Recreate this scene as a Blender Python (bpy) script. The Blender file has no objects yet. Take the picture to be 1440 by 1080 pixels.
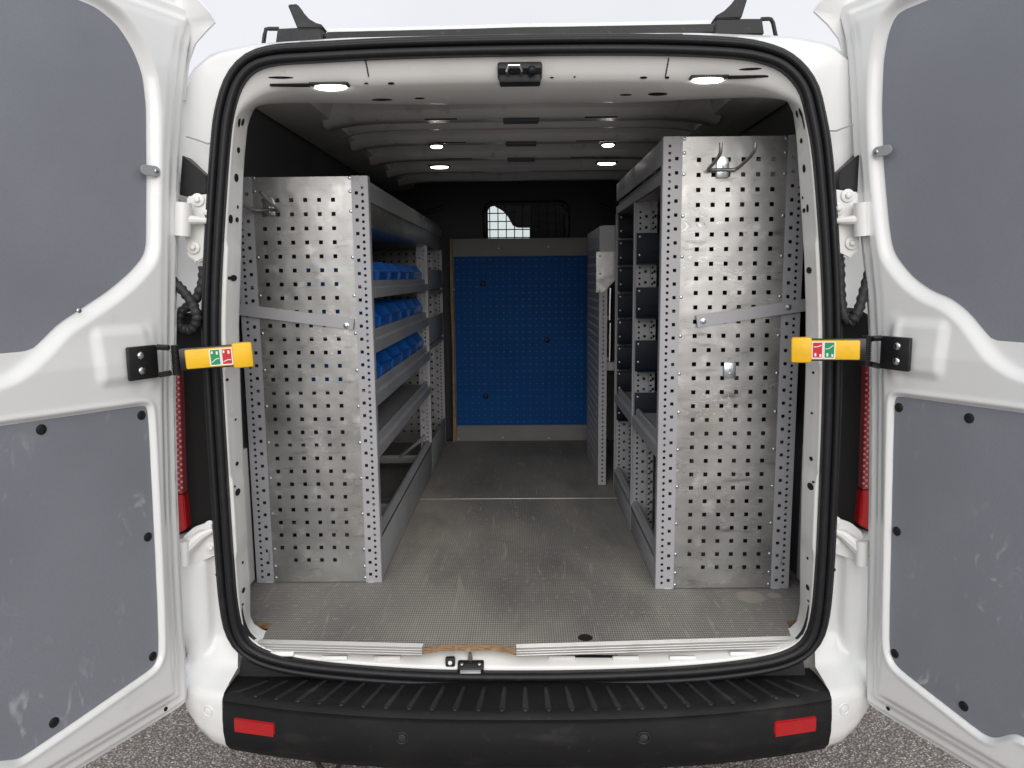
import bpy, bmesh, math, random
import numpy as np
from mathutils import Vector, Matrix
random.seed(7)
rad = math.radians
scene = bpy.context.scene
COL = scene.collection

# ------------------------------------------------------------------ camera
FPX, CAMZ = 1060.0, 1.53
RM = Matrix.Rotation(rad(.83), 3, 'Z') @ Matrix.Rotation(rad(81.95), 3, 'X') @ Matrix.Rotation(rad(-.55), 3, 'Z')
cam_d = bpy.data.cameras.new('camera'); cam = bpy.data.objects.new('camera', cam_d); COL.objects.link(cam)
cam_d.sensor_width = 36; cam_d.lens = 36*FPX/1440; cam_d.clip_start = .02; cam_d.clip_end = 2000
cam.matrix_world = Matrix.Translation((0, 0, CAMZ)) @ RM.to_4x4()
scene.camera = cam
CP = Vector((0, 0, CAMZ))

# ------------------------------------------------------------------ overcast sky and soft sun
SUN_EL, SUN_AZ = 28, 6          # degrees; the sun stands behind the photographer
w = bpy.data.worlds.new('World'); scene.world = w; w.use_nodes = True
nt = w.node_tree; nt.nodes.clear()
out = nt.nodes.new('ShaderNodeOutputWorld'); bg = nt.nodes.new('ShaderNodeBackground')
sky = nt.nodes.new('ShaderNodeTexSky'); sky.sky_type = 'NISHITA'; sky.sun_disc = False
sky.sun_elevation = rad(SUN_EL); sky.sun_rotation = rad(180-SUN_AZ); sky.dust_density = 4; sky.air_density = 1.2
mx = nt.nodes.new('ShaderNodeMix'); mx.data_type = 'RGBA'; mx.inputs[0].default_value = .9
tc = nt.nodes.new('ShaderNodeTexCoord'); nz = nt.nodes.new('ShaderNodeTexNoise'); nz.inputs['Scale'].default_value = 2.2
nz.inputs['Detail'].default_value = 5
cr = nt.nodes.new('ShaderNodeValToRGB')
cr.color_ramp.elements[0].position = .3; cr.color_ramp.elements[0].color = (6.9, 6.95, 7.25, 1)
cr.color_ramp.elements[1].position = .7; cr.color_ramp.elements[1].color = (7.9, 7.95, 8.2, 1)
nt.links.new(tc.outputs['Generated'], nz.inputs['Vector']); nt.links.new(nz.outputs['Fac'], cr.inputs[0])
nt.links.new(sky.outputs[0], mx.inputs[6]); nt.links.new(cr.outputs[0], mx.inputs[7])
nt.links.new(mx.outputs[2], bg.inputs[0]); bg.inputs[1].default_value = .1
nt.links.new(bg.outputs[0], out.inputs[0])
sd = bpy.data.lights.new('sun', 'SUN'); sd.energy = 1.5; sd.angle = rad(60); sd.color = (1, .985, .96)
sun = bpy.data.objects.new('sun', sd); COL.objects.link(sun)
sun.rotation_euler = Vector((math.sin(rad(SUN_AZ))*math.cos(rad(SUN_EL)), -math.cos(rad(SUN_AZ))*math.cos(rad(SUN_EL)), math.sin(rad(SUN_EL)))).to_track_quat('Z', 'Y').to_euler()
vs = scene.view_settings; vs.view_transform = 'Standard'; vs.look = 'None'; vs.exposure = .3; vs.gamma = 1; vs.use_curve_mapping = False
scene.render.resolution_x = 1024; scene.render.resolution_y = 768
scene.cycles.max_bounces = 10; scene.cycles.diffuse_bounces = 6

# ------------------------------------------------------------------ pixel -> place
def ray(x, y): return RM @ Vector(((x-720)/FPX, -(y-540)/FPX, -1))
def atY(x, y, Y): d = ray(x, y); return CP + d*(Y/d.y)
def atZ(x, y, Z): d = ray(x, y); return CP + d*((Z-CAMZ)/d.z)
def atX(x, y, X): d = ray(x, y); return CP + d*(X/d.x)
SY0, SYT = 1.92, .03                      # plane of the rear door seal, leaning slightly forward at the top
def seal_plane(x, y, off=0):
    d = ray(x, y); t = (SY0 + off + SYT*(CAMZ-.545))/(d.y - SYT*d.z); return CP + d*t

# ------------------------------------------------------------------ materials
MATS = {}
def mat(name, col, rough=.5, metal=0, coat=0, spec=.5, noise=None, bump=None, emit=None, trans=0):
    """noise: list of (scale, detail, colour, lo, hi[, stretch]); bump: (scale, strength[, stretch])"""
    m = bpy.data.materials.new(name); m.use_nodes = True; n = m.node_tree.nodes; L = m.node_tree.links
    b = n['Principled BSDF']; b.inputs['Base Color'].default_value = (*col, 1)
    b.inputs['Roughness'].default_value = rough; b.inputs['Metallic'].default_value = metal
    b.inputs['Coat Weight'].default_value = coat; b.inputs['Coat Roughness'].default_value = .08
    b.inputs['Specular IOR Level'].default_value = spec; b.inputs['Transmission Weight'].default_value = trans
    geo = n.new('ShaderNodeNewGeometry')
    def coords(st):
        if not st: return geo.outputs['Position']
        mp = n.new('ShaderNodeMapping'); mp.inputs['Scale'].default_value = st; L.new(geo.outputs['Position'], mp.inputs[0]); return mp.outputs[0]
    prev = None
    for k in noise or []:
        t = n.new('ShaderNodeTexNoise'); t.inputs['Scale'].default_value = k[0]; t.inputs['Detail'].default_value = k[1]
        L.new(coords(k[5] if len(k) > 5 else None), t.inputs['Vector'])
        r = n.new('ShaderNodeMapRange'); r.inputs['From Min'].default_value = k[3]; r.inputs['From Max'].default_value = k[4]
        L.new(t.outputs['Fac'], r.inputs['Value'])
        x = n.new('ShaderNodeMix'); x.data_type = 'RGBA'; x.inputs[7].default_value = (*k[2], 1)
        L.new(r.outputs[0], x.inputs[0])
        if prev: L.new(prev, x.inputs[6])
        else: x.inputs[6].default_value = (*col, 1)
        prev = x.outputs[2]
    if prev: L.new(prev, b.inputs['Base Color'])
    if bump:
        t = n.new('ShaderNodeTexNoise'); t.inputs['Scale'].default_value = bump[0]; t.inputs['Detail'].default_value = 3
        L.new(coords(bump[2] if len(bump) > 2 else None), t.inputs['Vector'])
        bp = n.new('ShaderNodeBump'); bp.inputs['Strength'].default_value = bump[1]; bp.inputs['Distance'].default_value = .002
        L.new(t.outputs['Fac'], bp.inputs['Height']); L.new(bp.outputs[0], b.inputs['Normal'])
    if emit:
        b.inputs['Emission Color'].default_value = (*emit[0], 1); b.inputs['Emission Strength'].default_value = emit[1]
    MATS[name] = m; return m
mat('white_paint', (.80, .81, .81), .28, coat=.6, noise=[(1.5, 4, (.76, .77, .76), .4, .75), (14, 6, (.66, .65, .61), .66, .9)])
mat('frame_paint', (.80, .805, .79), .36, coat=.3, noise=[(3, 5, (.72, .72, .69), .45, .8), (26, 8, (.5, .48, .43), .68, .9)])
mat('roof_inner', (.68, .685, .67), .25, coat=.3, noise=[(2.5, 5, (.55, .55, .54), .4, .7), (20, 6, (.36, .35, .32), .6, .85)]); mat('roof_sheet_shaded', (.22, .22, .21), .3, coat=.2, noise=[(3, 5, (.17, .165, .155), .4, .7)])  # sheet above the ribs: shade between them is put into its darker colour
mat('rubber', (.012, .012, .014), .42, spec=.3, noise=[(40, 5, (.022, .022, .024), .55, .8)])
mat('black_plastic', (.022, .022, .024), .5, spec=.4, noise=[(6, 6, (.036, .036, .036), .5, .8), (60, 4, (.07, .068, .065), .64, .82), (5, 9, (.075, .073, .07), .6, .8, (1, 2.5, 3))], bump=(900, .35))
mat('black_metal', (.012, .012, .013), .32)
mat('black_void', (.004, .004, .004), .9)
mat('red_lens', (.42, .006, .010), .14, coat=.8, bump=(240, .4))
mat('pink_lens', (.34, .06, .07), .14, coat=.8); mat('pale_lens', (.55, .32, .32), .2, coat=.5)
mat('chrome', (.72, .73, .74), .16, 1)
mat('zinc', (.55, .60, .64), .3, 1, noise=[(90, 4, (.75, .8, .85), .5, .7), (60, 4, (.35, .38, .40), .55, .8)])
mat('steel_wire', (.30, .30, .30), .42, .8)
mat('post_grey', (.38, .38, .40), .5, .1, noise=[(5, 5, (.33, .33, .345), .4, .75)])
mat('shelf_grey', (.36, .365, .38), .45, .15, noise=[(4, 5, (.29, .295, .305), .4, .75)])
mat('dark_liner', (.095, .097, .103), .5, noise=[(3, 4, (.075, .076, .08), .4, .7)], bump=(300, .2))
mat('bulkhead_dark', (.018, .019, .024), .6)
mat('board_grey', (.24, .24, .23), .55, noise=[(5, 5, (.20, .20, .195), .4, .7)])
mat('peg_blue', (.001, .068, .26), .6, spec=.15, noise=[(3, 3, (.001, .056, .225), .4, .7)])
mat('bin_blue', (.003, .125, .52), .28, coat=.3, spec=.6, noise=[(12, 5, (.004, .10, .43), .45, .7)])
mat('navy_plate', (.006, .009, .018), .5, spec=.2)
mat('wood_edge', (.34, .22, .12), .8, noise=[(60, 6, (.18, .11, .06), .42, .62, (1, 1, 8)), (30, 4, (.45, .34, .22), .6, .8)])
mat('yellow', (.86, .50, .012), .45, noise=[(30, 4, (.74, .42, .02), .5, .8)], bump=(200, .15))
mat('label_green', (.01, .26, .09), .4); mat('label_red', (.55, .015, .03), .4); mat('label_white', (.82, .82, .8), .5)
mat('tyre', (.02, .02, .02), .8); mat('alloy', (.4, .4, .41), .35, .9)
mat('cab_black', (.015, .015, .016), .7)
mat('led', (.9, .9, .85), .4, emit=((1, .97, .86), 9))
mat('nosing', (.62, .62, .60), .35, .7, noise=[(8, 4, (.48, .47, .45), .45, .7)])
mat('tab_grey', (.35, .36, .37), .5)

def shader_panel():                                    # grey faced ply on the doors: fine stipple, scuffs
    m = mat('door_ply', (.215, .228, .262), .46, noise=[(700, 2, (.265, .28, .315), .45, .65), (2.2, 4, (.195, .207, .238), .4, .7)], bump=(800, .25))
    n = m.node_tree.nodes; L = m.node_tree.links; b = n['Principled BSDF']; src = b.inputs['Base Color'].links[0].from_socket
    geo = n.new('ShaderNodeNewGeometry')
    def ns(scale, st, lo, hi, det=4, dist=0):
        mp = n.new('ShaderNodeMapping'); mp.inputs['Scale'].default_value = st; L.new(geo.outputs['Position'], mp.inputs[0])
        t = n.new('ShaderNodeTexNoise'); t.inputs['Scale'].default_value = scale; t.inputs['Detail'].default_value = det; t.inputs['Distortion'].default_value = dist
        L.new(mp.outputs[0], t.inputs['Vector'])
        r = n.new('ShaderNodeMapRange'); r.inputs['From Min'].default_value = lo; r.inputs['From Max'].default_value = hi
        L.new(t.outputs['Fac'], r.inputs['Value']); return r.outputs[0]
    a = ns(26, (1, 1, .55), .60, .74, 7, 1.2); msk = ns(4.2, (1, 1, 1), .46, .6, 3)
    sep = n.new('ShaderNodeSeparateXYZ'); L.new(geo.outputs['Position'], sep.inputs[0])
    hz = n.new('ShaderNodeMapRange'); hz.inputs['From Min'].default_value = 1.45; hz.inputs['From Max'].default_value = 1.1; L.new(sep.outputs[2], hz.inputs['Value'])
    def mul(x, y):
        q = n.new('ShaderNodeMath'); q.operation = 'MULTIPLY'; L.new(x, q.inputs[0])
        if isinstance(y, float): q.inputs[1].default_value = y
        else: L.new(y, q.inputs[1])
        return q.outputs[0]
    f = mul(mul(mul(a, msk), hz.outputs[0]), .55)
    x = n.new('ShaderNodeMix'); x.data_type = 'RGBA'; x.inputs[7].default_value = (.55, .56, .58, 1)
    L.new(f, x.inputs[0]); L.new(src, x.inputs[6]); L.new(x.outputs[2], b.inputs['Base Color'])
shader_panel()

def shader_alu():                                      # worn bare aluminium sheet
    m = mat('aluminium', (.46, .46, .455), .4, .94, noise=[(3.0, 6, (.36, .36, .355), .4, .64), (2.6, 3, (.45, .40, .31), .6, .8), (22, 8, (.62, .62, .61), .57, .8), (9, 9, (.22, .22, .215), .62, .78, (1, 1, 4))])
    n = m.node_tree.nodes; L = m.node_tree.links; b = n['Principled BSDF']; src = b.inputs['Base Color'].links[0].from_socket
    geo = n.new('ShaderNodeNewGeometry')
    wv = n.new('ShaderNodeTexNoise'); wv.inputs['Scale'].default_value = 5; wv.inputs['Detail'].default_value = 4; wv.inputs['Distortion'].default_value = 2.2
    mp = n.new('ShaderNodeMapping'); mp.inputs['Scale'].default_value = (1.2, 1, 5); L.new(geo.outputs['Position'], mp.inputs[0]); L.new(mp.outputs[0], wv.inputs['Vector'])
    def band(c, wd):
        s = n.new('ShaderNodeMath'); s.operation = 'SUBTRACT'; L.new(wv.outputs['Fac'], s.inputs[0]); s.inputs[1].default_value = c
        a = n.new('ShaderNodeMath'); a.operation = 'ABSOLUTE'; L.new(s.outputs[0], a.inputs[0])
        r = n.new('ShaderNodeMapRange'); r.inputs['From Min'].default_value = wd; r.inputs['From Max'].default_value = 0; L.new(a.outputs[0], r.inputs['Value']); return r.outputs[0]
    def gate(s, lo, hi):
        t = n.new('ShaderNodeTexNoise'); t.inputs['Scale'].default_value = s; t.inputs['Detail'].default_value = 2; L.new(geo.outputs['Position'], t.inputs['Vector'])
        r = n.new('ShaderNodeMapRange'); r.inputs['From Min'].default_value = lo; r.inputs['From Max'].default_value = hi; L.new(t.outputs['Fac'], r.inputs['Value']); return r.outputs[0]
    for c, wd, g, col in ((.5, .007, gate(5, .5, .58), (.8, .8, .78)), (.56, .006, gate(6, .52, .6), (.14, .14, .13)), (.43, .005, gate(5, .5, .58), (.75, .75, .73)), (.62, .007, gate(7, .5, .58), (.18, .17, .16))):
        q = n.new('ShaderNodeMath'); q.operation = 'MULTIPLY'; L.new(band(c, wd), q.inputs[0]); L.new(g, q.inputs[1])
        x = n.new('ShaderNodeMix'); x.data_type = 'RGBA'; x.inputs[7].default_value = (*col, 1); L.new(q.outputs[0], x.inputs[0]); L.new(src, x.inputs[6]); src = x.outputs[2]
    L.new(src, b.inputs['Base Color'])
    t = n.new('ShaderNodeTexNoise'); t.inputs['Scale'].default_value = 8; t.inputs['Detail'].default_value = 6; L.new(geo.outputs['Position'], t.inputs['Vector'])
    r = n.new('ShaderNodeMapRange'); r.inputs['To Min'].default_value = .26; r.inputs['To Max'].default_value = .56; L.new(t.outputs['Fac'], r.inputs['Value']); L.new(r.outputs[0], b.inputs['Roughness'])
    t2 = n.new('ShaderNodeTexNoise'); t2.inputs['Scale'].default_value = 9; t2.inputs['Detail'].default_value = 2; L.new(geo.outputs['Position'], t2.inputs['Vector'])
    bp = n.new('ShaderNodeBump'); bp.inputs['Strength'].default_value = .5; bp.inputs['Distance'].default_value = .008
    L.new(t2.outputs['Fac'], bp.inputs['Height']); L.new(bp.outputs[0], b.inputs['Normal'])
shader_alu()

def shader_floor():                                    # phenolic ply with a fine wire-mesh tread, dusty and scuffed
    m = mat('floor_mesh', (.26, .25, .232), .62, noise=[(1.3, 7, (.48, .455, .40), .40, .64, (1.6, .7, 1)), (6, 8, (.165, .16, .15), .5, .8, (1, .35, 1)), (2.2, 6, (.46, .42, .34), .58, .82, (1, .6, 1)), (55, 8, (.6, .56, .5), .58, .78)])
    n = m.node_tree.nodes; L = m.node_tree.links; b = n['Principled BSDF']; src = b.inputs['Base Color'].links[0].from_socket
    geo = n.new('ShaderNodeNewGeometry')
    sep = n.new('ShaderNodeSeparateXYZ'); L.new(geo.outputs['Position'], sep.inputs[0])
    def math_(op, a, b_=None):
        q = n.new('ShaderNodeMath'); q.operation = op
        for i, v in enumerate((a, b_)):
            if v is None: continue
            if isinstance(v, (int, float)): q.inputs[i].default_value = v
            else: L.new(v, q.inputs[i])
        return q.outputs[0]
    sx = math_('SINE', math_('MULTIPLY', sep.outputs[0], 2*math.pi/.0066)); sy = math_('SINE', math_('MULTIPLY', sep.outputs[1], 2*math.pi/.0120))
    mesh = math_('MAXIMUM', sx, sy)
    r = n.new('ShaderNodeMapRange'); r.inputs['From Min'].default_value = -.2; r.inputs['From Max'].default_value = 1; r.inputs['To Max'].default_value = .75; L.new(mesh, r.inputs['Value'])
    x = n.new('ShaderNodeMix'); x.data_type = 'RGBA'; x.inputs[7].default_value = (.075, .073, .07, 1); L.new(r.outputs[0], x.inputs[0]); L.new(src, x.inputs[6]); src = x.outputs[2]
    # scratches running towards the cab
    mp = n.new('ShaderNodeMapping'); mp.inputs['Scale'].default_value = (14, 1.6, 1); L.new(geo.outputs['Position'], mp.inputs[0])
    t = n.new('ShaderNodeTexNoise'); t.inputs['Scale'].default_value = 3.2; t.inputs['Detail'].default_value = 7; t.inputs['Distortion'].default_value = .8; L.new(mp.outputs[0], t.inputs['Vector'])
    r2 = n.new('ShaderNodeMapRange'); r2.inputs['From Min'].default_value = .62; r2.inputs['From Max'].default_value = .74; r2.inputs['To Max'].default_value = .6; L.new(t.outputs['Fac'], r2.inputs['Value'])
    x2 = n.new('ShaderNodeMix'); x2.data_type = 'RGBA'; x2.inputs[7].default_value = (.42, .40, .35, 1); L.new(r2.outputs[0], x2.inputs[0]); L.new(src, x2.inputs[6]); src = x2.outputs[2]
    # round dried spill beside the tall rack
    for cx, cy, rr in ((.70, 2.225, .050), (.775, 2.235, .024)):
        vd = n.new('ShaderNodeVectorMath'); vd.operation = 'DISTANCE'; L.new(geo.outputs['Position'], vd.inputs[0]); vd.inputs[1].default_value = (cx, cy, .545)
        r3 = n.new('ShaderNodeMapRange'); r3.inputs['From Min'].default_value = rr; r3.inputs['From Max'].default_value = rr*.75; r3.inputs['To Max'].default_value = .6; L.new(vd.outputs['Value'], r3.inputs['Value'])
        x3 = n.new('ShaderNodeMix'); x3.data_type = 'RGBA'; x3.inputs[7].default_value = (.40, .36, .29, 1); L.new(r3.outputs[0], x3.inputs[0]); L.new(src, x3.inputs[6]); src = x3.outputs[2]
    L.new(src, b.inputs['Base Color'])
    bp = n.new('ShaderNodeBump'); bp.inputs['Strength'].default_value = .6; bp.inputs['Distance'].default_value = .001; L.new(mesh, bp.inputs['Height']); L.new(bp.outputs[0], b.inputs['Normal'])
shader_floor()

def shader_asphalt():
    m = mat('asphalt', (.09, .08, .074), .85); n = m.node_tree.nodes; L = m.node_tree.links; b = n['Principled BSDF']
    geo = n.new('ShaderNodeNewGeometry')
    v = n.new('ShaderNodeTexVoronoi'); v.inputs['Scale'].default_value = 120; L.new(geo.outputs['Position'], v.inputs['Vector'])
    h = n.new('ShaderNodeSeparateColor'); L.new(v.outputs['Color'], h.inputs[0])
    cr = n.new('ShaderNodeValToRGB'); e = cr.color_ramp.elements; e[0].color = (.24, .208, .19, 1); e[1].color = (.85, .80, .75, 1)
    for p, c in ((.45, (.40, .35, .32, 1)), (.85, (.55, .50, .46, 1))): k = e.new(p); k.color = c
    L.new(h.outputs[0], cr.inputs[0])
    r = n.new('ShaderNodeMapRange'); r.inputs['From Min'].default_value = .25; r.inputs['From Max'].default_value = .62; r.inputs['To Max'].default_value = .85; L.new(v.outputs['Distance'], r.inputs['Value'])
    x = n.new('ShaderNodeMix'); x.data_type = 'RGBA'; x.inputs[7].default_value = (.13, .113, .103, 1); L.new(r.outputs[0], x.inputs[0]); L.new(cr.outputs[0], x.inputs[6]); L.new(x.outputs[2], b.inputs['Base Color'])
    bp = n.new('ShaderNodeBump'); bp.invert = True; bp.inputs['Strength'].default_value = .9; bp.inputs['Distance'].default_value = .006; L.new(v.outputs['Distance'], bp.inputs['Height']); L.new(bp.outputs[0], b.inputs['Normal'])
shader_asphalt()
g = mat('cab_glass', (.9, 1, .96), .02, trans=1)

# ------------------------------------------------------------------ builders
def tag(o, label=None, cat=None, group=None, kind=None):
    for k, v in (('label', label), ('category', cat), ('group', group), ('kind', kind)):
        if v: o[k] = v
    return o
def empty(name, loc=(0, 0, 0)):
    o = bpy.data.objects.new(name, None); o.location = loc; o.empty_display_size = .1; COL.objects.link(o); return o
def finish(name, bm, m, parent=None, smooth=35):
    me = bpy.data.meshes.new(name); bmesh.ops.recalc_face_normals(bm, faces=bm.faces); bm.to_mesh(me); bm.free()
    me.materials.append(MATS[m])
    if smooth:
        me.polygons.foreach_set('use_smooth', [True]*len(me.polygons)); me.set_sharp_from_angle(angle=rad(smooth))
    o = bpy.data.objects.new(name, me); COL.objects.link(o)
    if parent:
        o.parent = parent
        P = parent; loc = Vector((0, 0, 0))
        while P: loc += P.location; P = P.parent
        o.location = -loc                                # meshes are written in world coordinates
    return o
def box(bm, c, s, M=None, bev=0):
    r = bmesh.ops.create_cube(bm, size=1); vv = r['verts']
    for v in vv:
        v.co = Vector((v.co.x*s[0], v.co.y*s[1], v.co.z*s[2]))
    if bev:
        ed = list({e for v in vv for e in v.link_edges})
        rr = bmesh.ops.bevel(bm, geom=ed, offset=bev, segments=2, affect='EDGES', profile=.5); vv = list({v for v in rr['verts']} | {v for v in vv if v.is_valid})
    for v in vv: v.co = (M @ v.co if M else v.co) + Vector(c)
def obox(name, c, s, m, parent=None, M=None, bev=.002):
    bm = bmesh.new(); box(bm, c, s, M, bev); return finish(name, bm, m, parent)
def bb(name, x0, x1, y0, y1, z0, z1, m, parent=None, bev=.002):
    return obox(name, ((x0+x1)/2, (y0+y1)/2, (z0+z1)/2), (abs(x1-x0), abs(y1-y0), abs(z1-z0)), m, parent, None, bev)
def prism(bm, pts, ex):
    """closed polygon of world points pushed along ex"""
    a = [bm.verts.new(p) for p in pts]; b = [bm.verts.new(Vector(p)+Vector(ex)) for p in pts]
    bm.faces.new(a); bm.faces.new(b[::-1])
    for i in range(len(a)): j = (i+1) % len(a); bm.faces.new((a[i], a[j], b[j], b[i]))
def oprism(name, pts, ex, m, parent=None, bev=0, smooth=35):
    bm = bmesh.new(); prism(bm, pts, ex)
    if bev: bmesh.ops.bevel(bm, geom=bm.edges[:], offset=bev, segments=2, affect='EDGES')
    return finish(name, bm, m, parent, smooth)
def tube(bm, pts, r, seg=10, cap=True):
    pts = [Vector(p) for p in pts]; rings = []
    for i, p in enumerate(pts):
        t = (pts[min(i+1, len(pts)-1)]-pts[max(i-1, 0)]).normalized()
        u = t.cross(Vector((.13, .21, 1))).normalized(); v = t.cross(u)
        rr = r[i] if isinstance(r, (list, tuple)) else r
        rings.append([bm.verts.new(p + (u*math.cos(a)+v*math.sin(a))*rr) for a in [2*math.pi*k/seg for k in range(seg)]])
    for A, B in zip(rings, rings[1:]):
        for k in range(seg): bm.faces.new((A[k], A[(k+1) % seg], B[(k+1) % seg], B[k]))
    if cap: bm.faces.new(rings[0][::-1]); bm.faces.new(rings[-1])
def otube(name, pts, r, m, parent=None, seg=10): bm = bmesh.new(); tube(bm, pts, r, seg); return finish(name, bm, m, parent)
def spline(P, n=8):
    P = [Vector(p) for p in P]; o = []
    for i in range(len(P)-1):
        a, b, c, d = P[max(i-1, 0)], P[i], P[i+1], P[min(i+2, len(P)-1)]
        for k in range(n):
            t = k/n; o.append(.5*((2*b)+(c-a)*t+(2*a-5*b+4*c-d)*t*t+(3*b-a-3*c+d)*t**3))
    return o+[P[-1]]
def dome(bm, c, nrm, r, h, seg=10):
    nrm = Vector(nrm).normalized(); u = nrm.orthogonal().normalized(); v = nrm.cross(u); c = Vector(c); prev = None
    for k, (a, b) in enumerate(((1, 0), (1, .45), (.8, .85), (.4, 1))):
        ring = [bm.verts.new(c+(u*math.cos(q)+v*math.sin(q))*r*a+nrm*h*b) for q in [2*math.pi*i/seg for i in range(seg)]]
        if prev:
            for i in range(seg): bm.faces.new((prev[i], prev[(i+1) % seg], ring[(i+1) % seg], ring[i]))
        prev = ring
    bm.faces.new(prev)
def odome(name, c, nrm, r, h, m, parent=None, seg=10): bm = bmesh.new(); dome(bm, c, nrm, r, h, seg); return finish(name, bm, m, parent, 50)
def share(name, src, loc_delta, parent):
    """another copy of an alike small piece, sharing its mesh"""
    o = src.copy(); COL.objects.link(o); o.name = name; o.parent = parent; o.location = src.location + Vector(loc_delta); return o
def perf(name, fn, strips, z0, z1, m, parent, thick=.0015):
    """sheet with real holes. strips: (u0, u1, None) or (u0, u1, kind, pitch, size, first, count, cols); fn(u, z) -> world point; thick along fn normal"""
    bm = bmesh.new()
    def quad(*p): bm.faces.new([bm.verts.new(fn(*q)) for q in p])
    for s in strips:
        u0, u1 = s[0], s[1]
        if s[2] is None:
            q_ = [k for k in strips if k[2] is not None][0]; bz = [z0]+[q_[5]-q_[3]/2+j*q_[3] for j in range(q_[6]+1)]+[z1]
            for a, b in zip(bz, bz[1:]):
                if b-a > 1e-5: quad((u0, a), (u1, a), (u1, b), (u0, b))
            continue
        kind, pitch, size, first, count, cols = s[2:8]; skip = s[8] if len(s) > 8 else ()
        cw = (u1-u0)/cols; zb = first-pitch/2; zt = zb+count*pitch
        for i in range(cols*(1 if kind == 'sq' else 2)):
            hw = cw if kind == 'sq' else cw/2; a, b = u0+i*hw, u0+(i+1)*hw
            if zb > z0: quad((a, z0), (b, z0), (b, zb), (a, zb))
            if zt < z1: quad((a, zt), (b, zt), (b, z1), (a, z1))
        for i in range(cols):
            for j in range(count):
                a, b, c, d = u0+i*cw, u0+(i+1)*cw, zb+j*pitch, zb+(j+1)*pitch; mu, mz = (a+b)/2, (c+d)/2; h = size/2
                if (i, j) in skip: quad((a, c), (b, c), (b, d), (a, d)); continue
                if kind == 'sq':
                    o = [(a, c), (b, c), (b, d), (a, d)]; q = [(mu-h, mz-h), (mu+h, mz-h), (mu+h, mz+h), (mu-h, mz+h)]
                else:
                    o = [(a, c), (mu, c), (b, c), (b, mz), (b, d), (mu, d), (a, d), (a, mz)]
                    q = [(mu+h*math.cos(t), mz+h*math.sin(t)) for t in [rad(225+45*k) for k in range(8)]]
                for k in range(len(o)): quad(o[k], o[(k+1) % len(o)], q[(k+1) % len(o)], q[k])
    bmesh.ops.remove_doubles(bm, verts=bm.verts, dist=1e-5)
    bm.normal_update(); ref = (fn(1, 0)-fn(0, 0)).cross(fn(0, 1)-fn(0, 0))
    for f in bm.faces:
        if f.normal.dot(ref) < 0: f.normal_flip()
    bmesh.ops.solidify(bm, geom=bm.faces[:], thickness=thick)
    return finish(name, bm, m, parent, 0)

# ================================================================== ground
bm = bmesh.new(); bmesh.ops.create_grid(bm, x_segments=2, y_segments=2, size=400)
tag(finish('ground', bm, 'asphalt'), 'grey brown asphalt with coarse stone chips under the van', kind='structure')

# ================================================================== van
FZ = .545                                               # top of the load floor
van = tag(empty('panel_van', (0, 4, 0)), 'white panel van with its rear barn doors wide open', 'van')

# ---- exterior shell, lofted along its length
sec = [(0, 2.15), (.45, 2.147), (.70, 2.135), (.80, 2.115), (.86, 2.07), (.90, 1.98), (.93, 1.80), (.965, 1.5), (.985, 1.2), (.99, .9), (.985, .6), (.97, .42), (.92, .36)]
full = [(-x, z) for x, z in sec[::-1]] + sec[1:]
bm = bmesh.new(); rows = []
for Y, k, dz in ((2.06, 1, 0), (3, 1, .0), (4.6, 1, 0), (5.25, .97, -.03)):
    rows.append([bm.verts.new((x*k, Y, z+(dz if z > 1.4 else 0))) for x, z in full])
for A, B in zip(rows, rows[1:]):
    for i in range(len(A)-1): bm.faces.new((A[i], A[i+1], B[i+1], B[i]))
bmesh.ops.solidify(bm, geom=bm.faces[:], thickness=.012)
finish('body_shell', bm, 'white_paint', van)
# cab front: side doors, bonnet, windscreen
bm = bmesh.new()
for s in (-1, 1):
    prism(bm, [(s*.955, 5.25, .40), (s*.955, 7.0, .40), (s*.955, 7.15, .8), (s*.955, 6.55, 1.22), (s*.955, 6.2, 1.28), (s*.955, 5.25, 1.30)], (-s*.03, 0, 0))
prism(bm, [(-.92, 6.2, 1.27), (-.92, 6.55, 1.215), (-.92, 7.15, .8), (-.92, 7.0, .4), (-.92, 6.9, .4), (-.92, 6.9, .8), (-.92, 6.2, 1.2)], (1.84, 0, 0))
finish('bonnet', bm, 'white_paint', van)
for s in (-1, 1): otube('windscreen_pillar', [(s*.80, 5.24, 2.06), (s*.90, 6.25, 1.27)], .04, 'cab_black', van, 8)
oprism('windscreen', [(-.80, 5.24, 2.05), (.80, 5.24, 2.05), (.90, 6.25, 1.27), (-.90, 6.25, 1.27)], (0, .004, .004), 'cab_glass', van)
bb('dashboard', -.9, .9, 5.7, 6.25, .8, 1.22, 'cab_black', van, .03)
for xx in (-.42, .42):
    bb('cab_seat', xx-.25, xx+.25, 4.75, 5.3, .75, .95, 'cab_black', van, .05)
    bb('cab_seat_back', xx-.25, xx+.25, 4.75, 4.9, .9, 1.55, 'cab_black', van, .05)
# load bed pan and underbody
bb('underbody', -.93, .93, 2.07, 6.9, .38, .50, 'black_void', van, .01)
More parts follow.
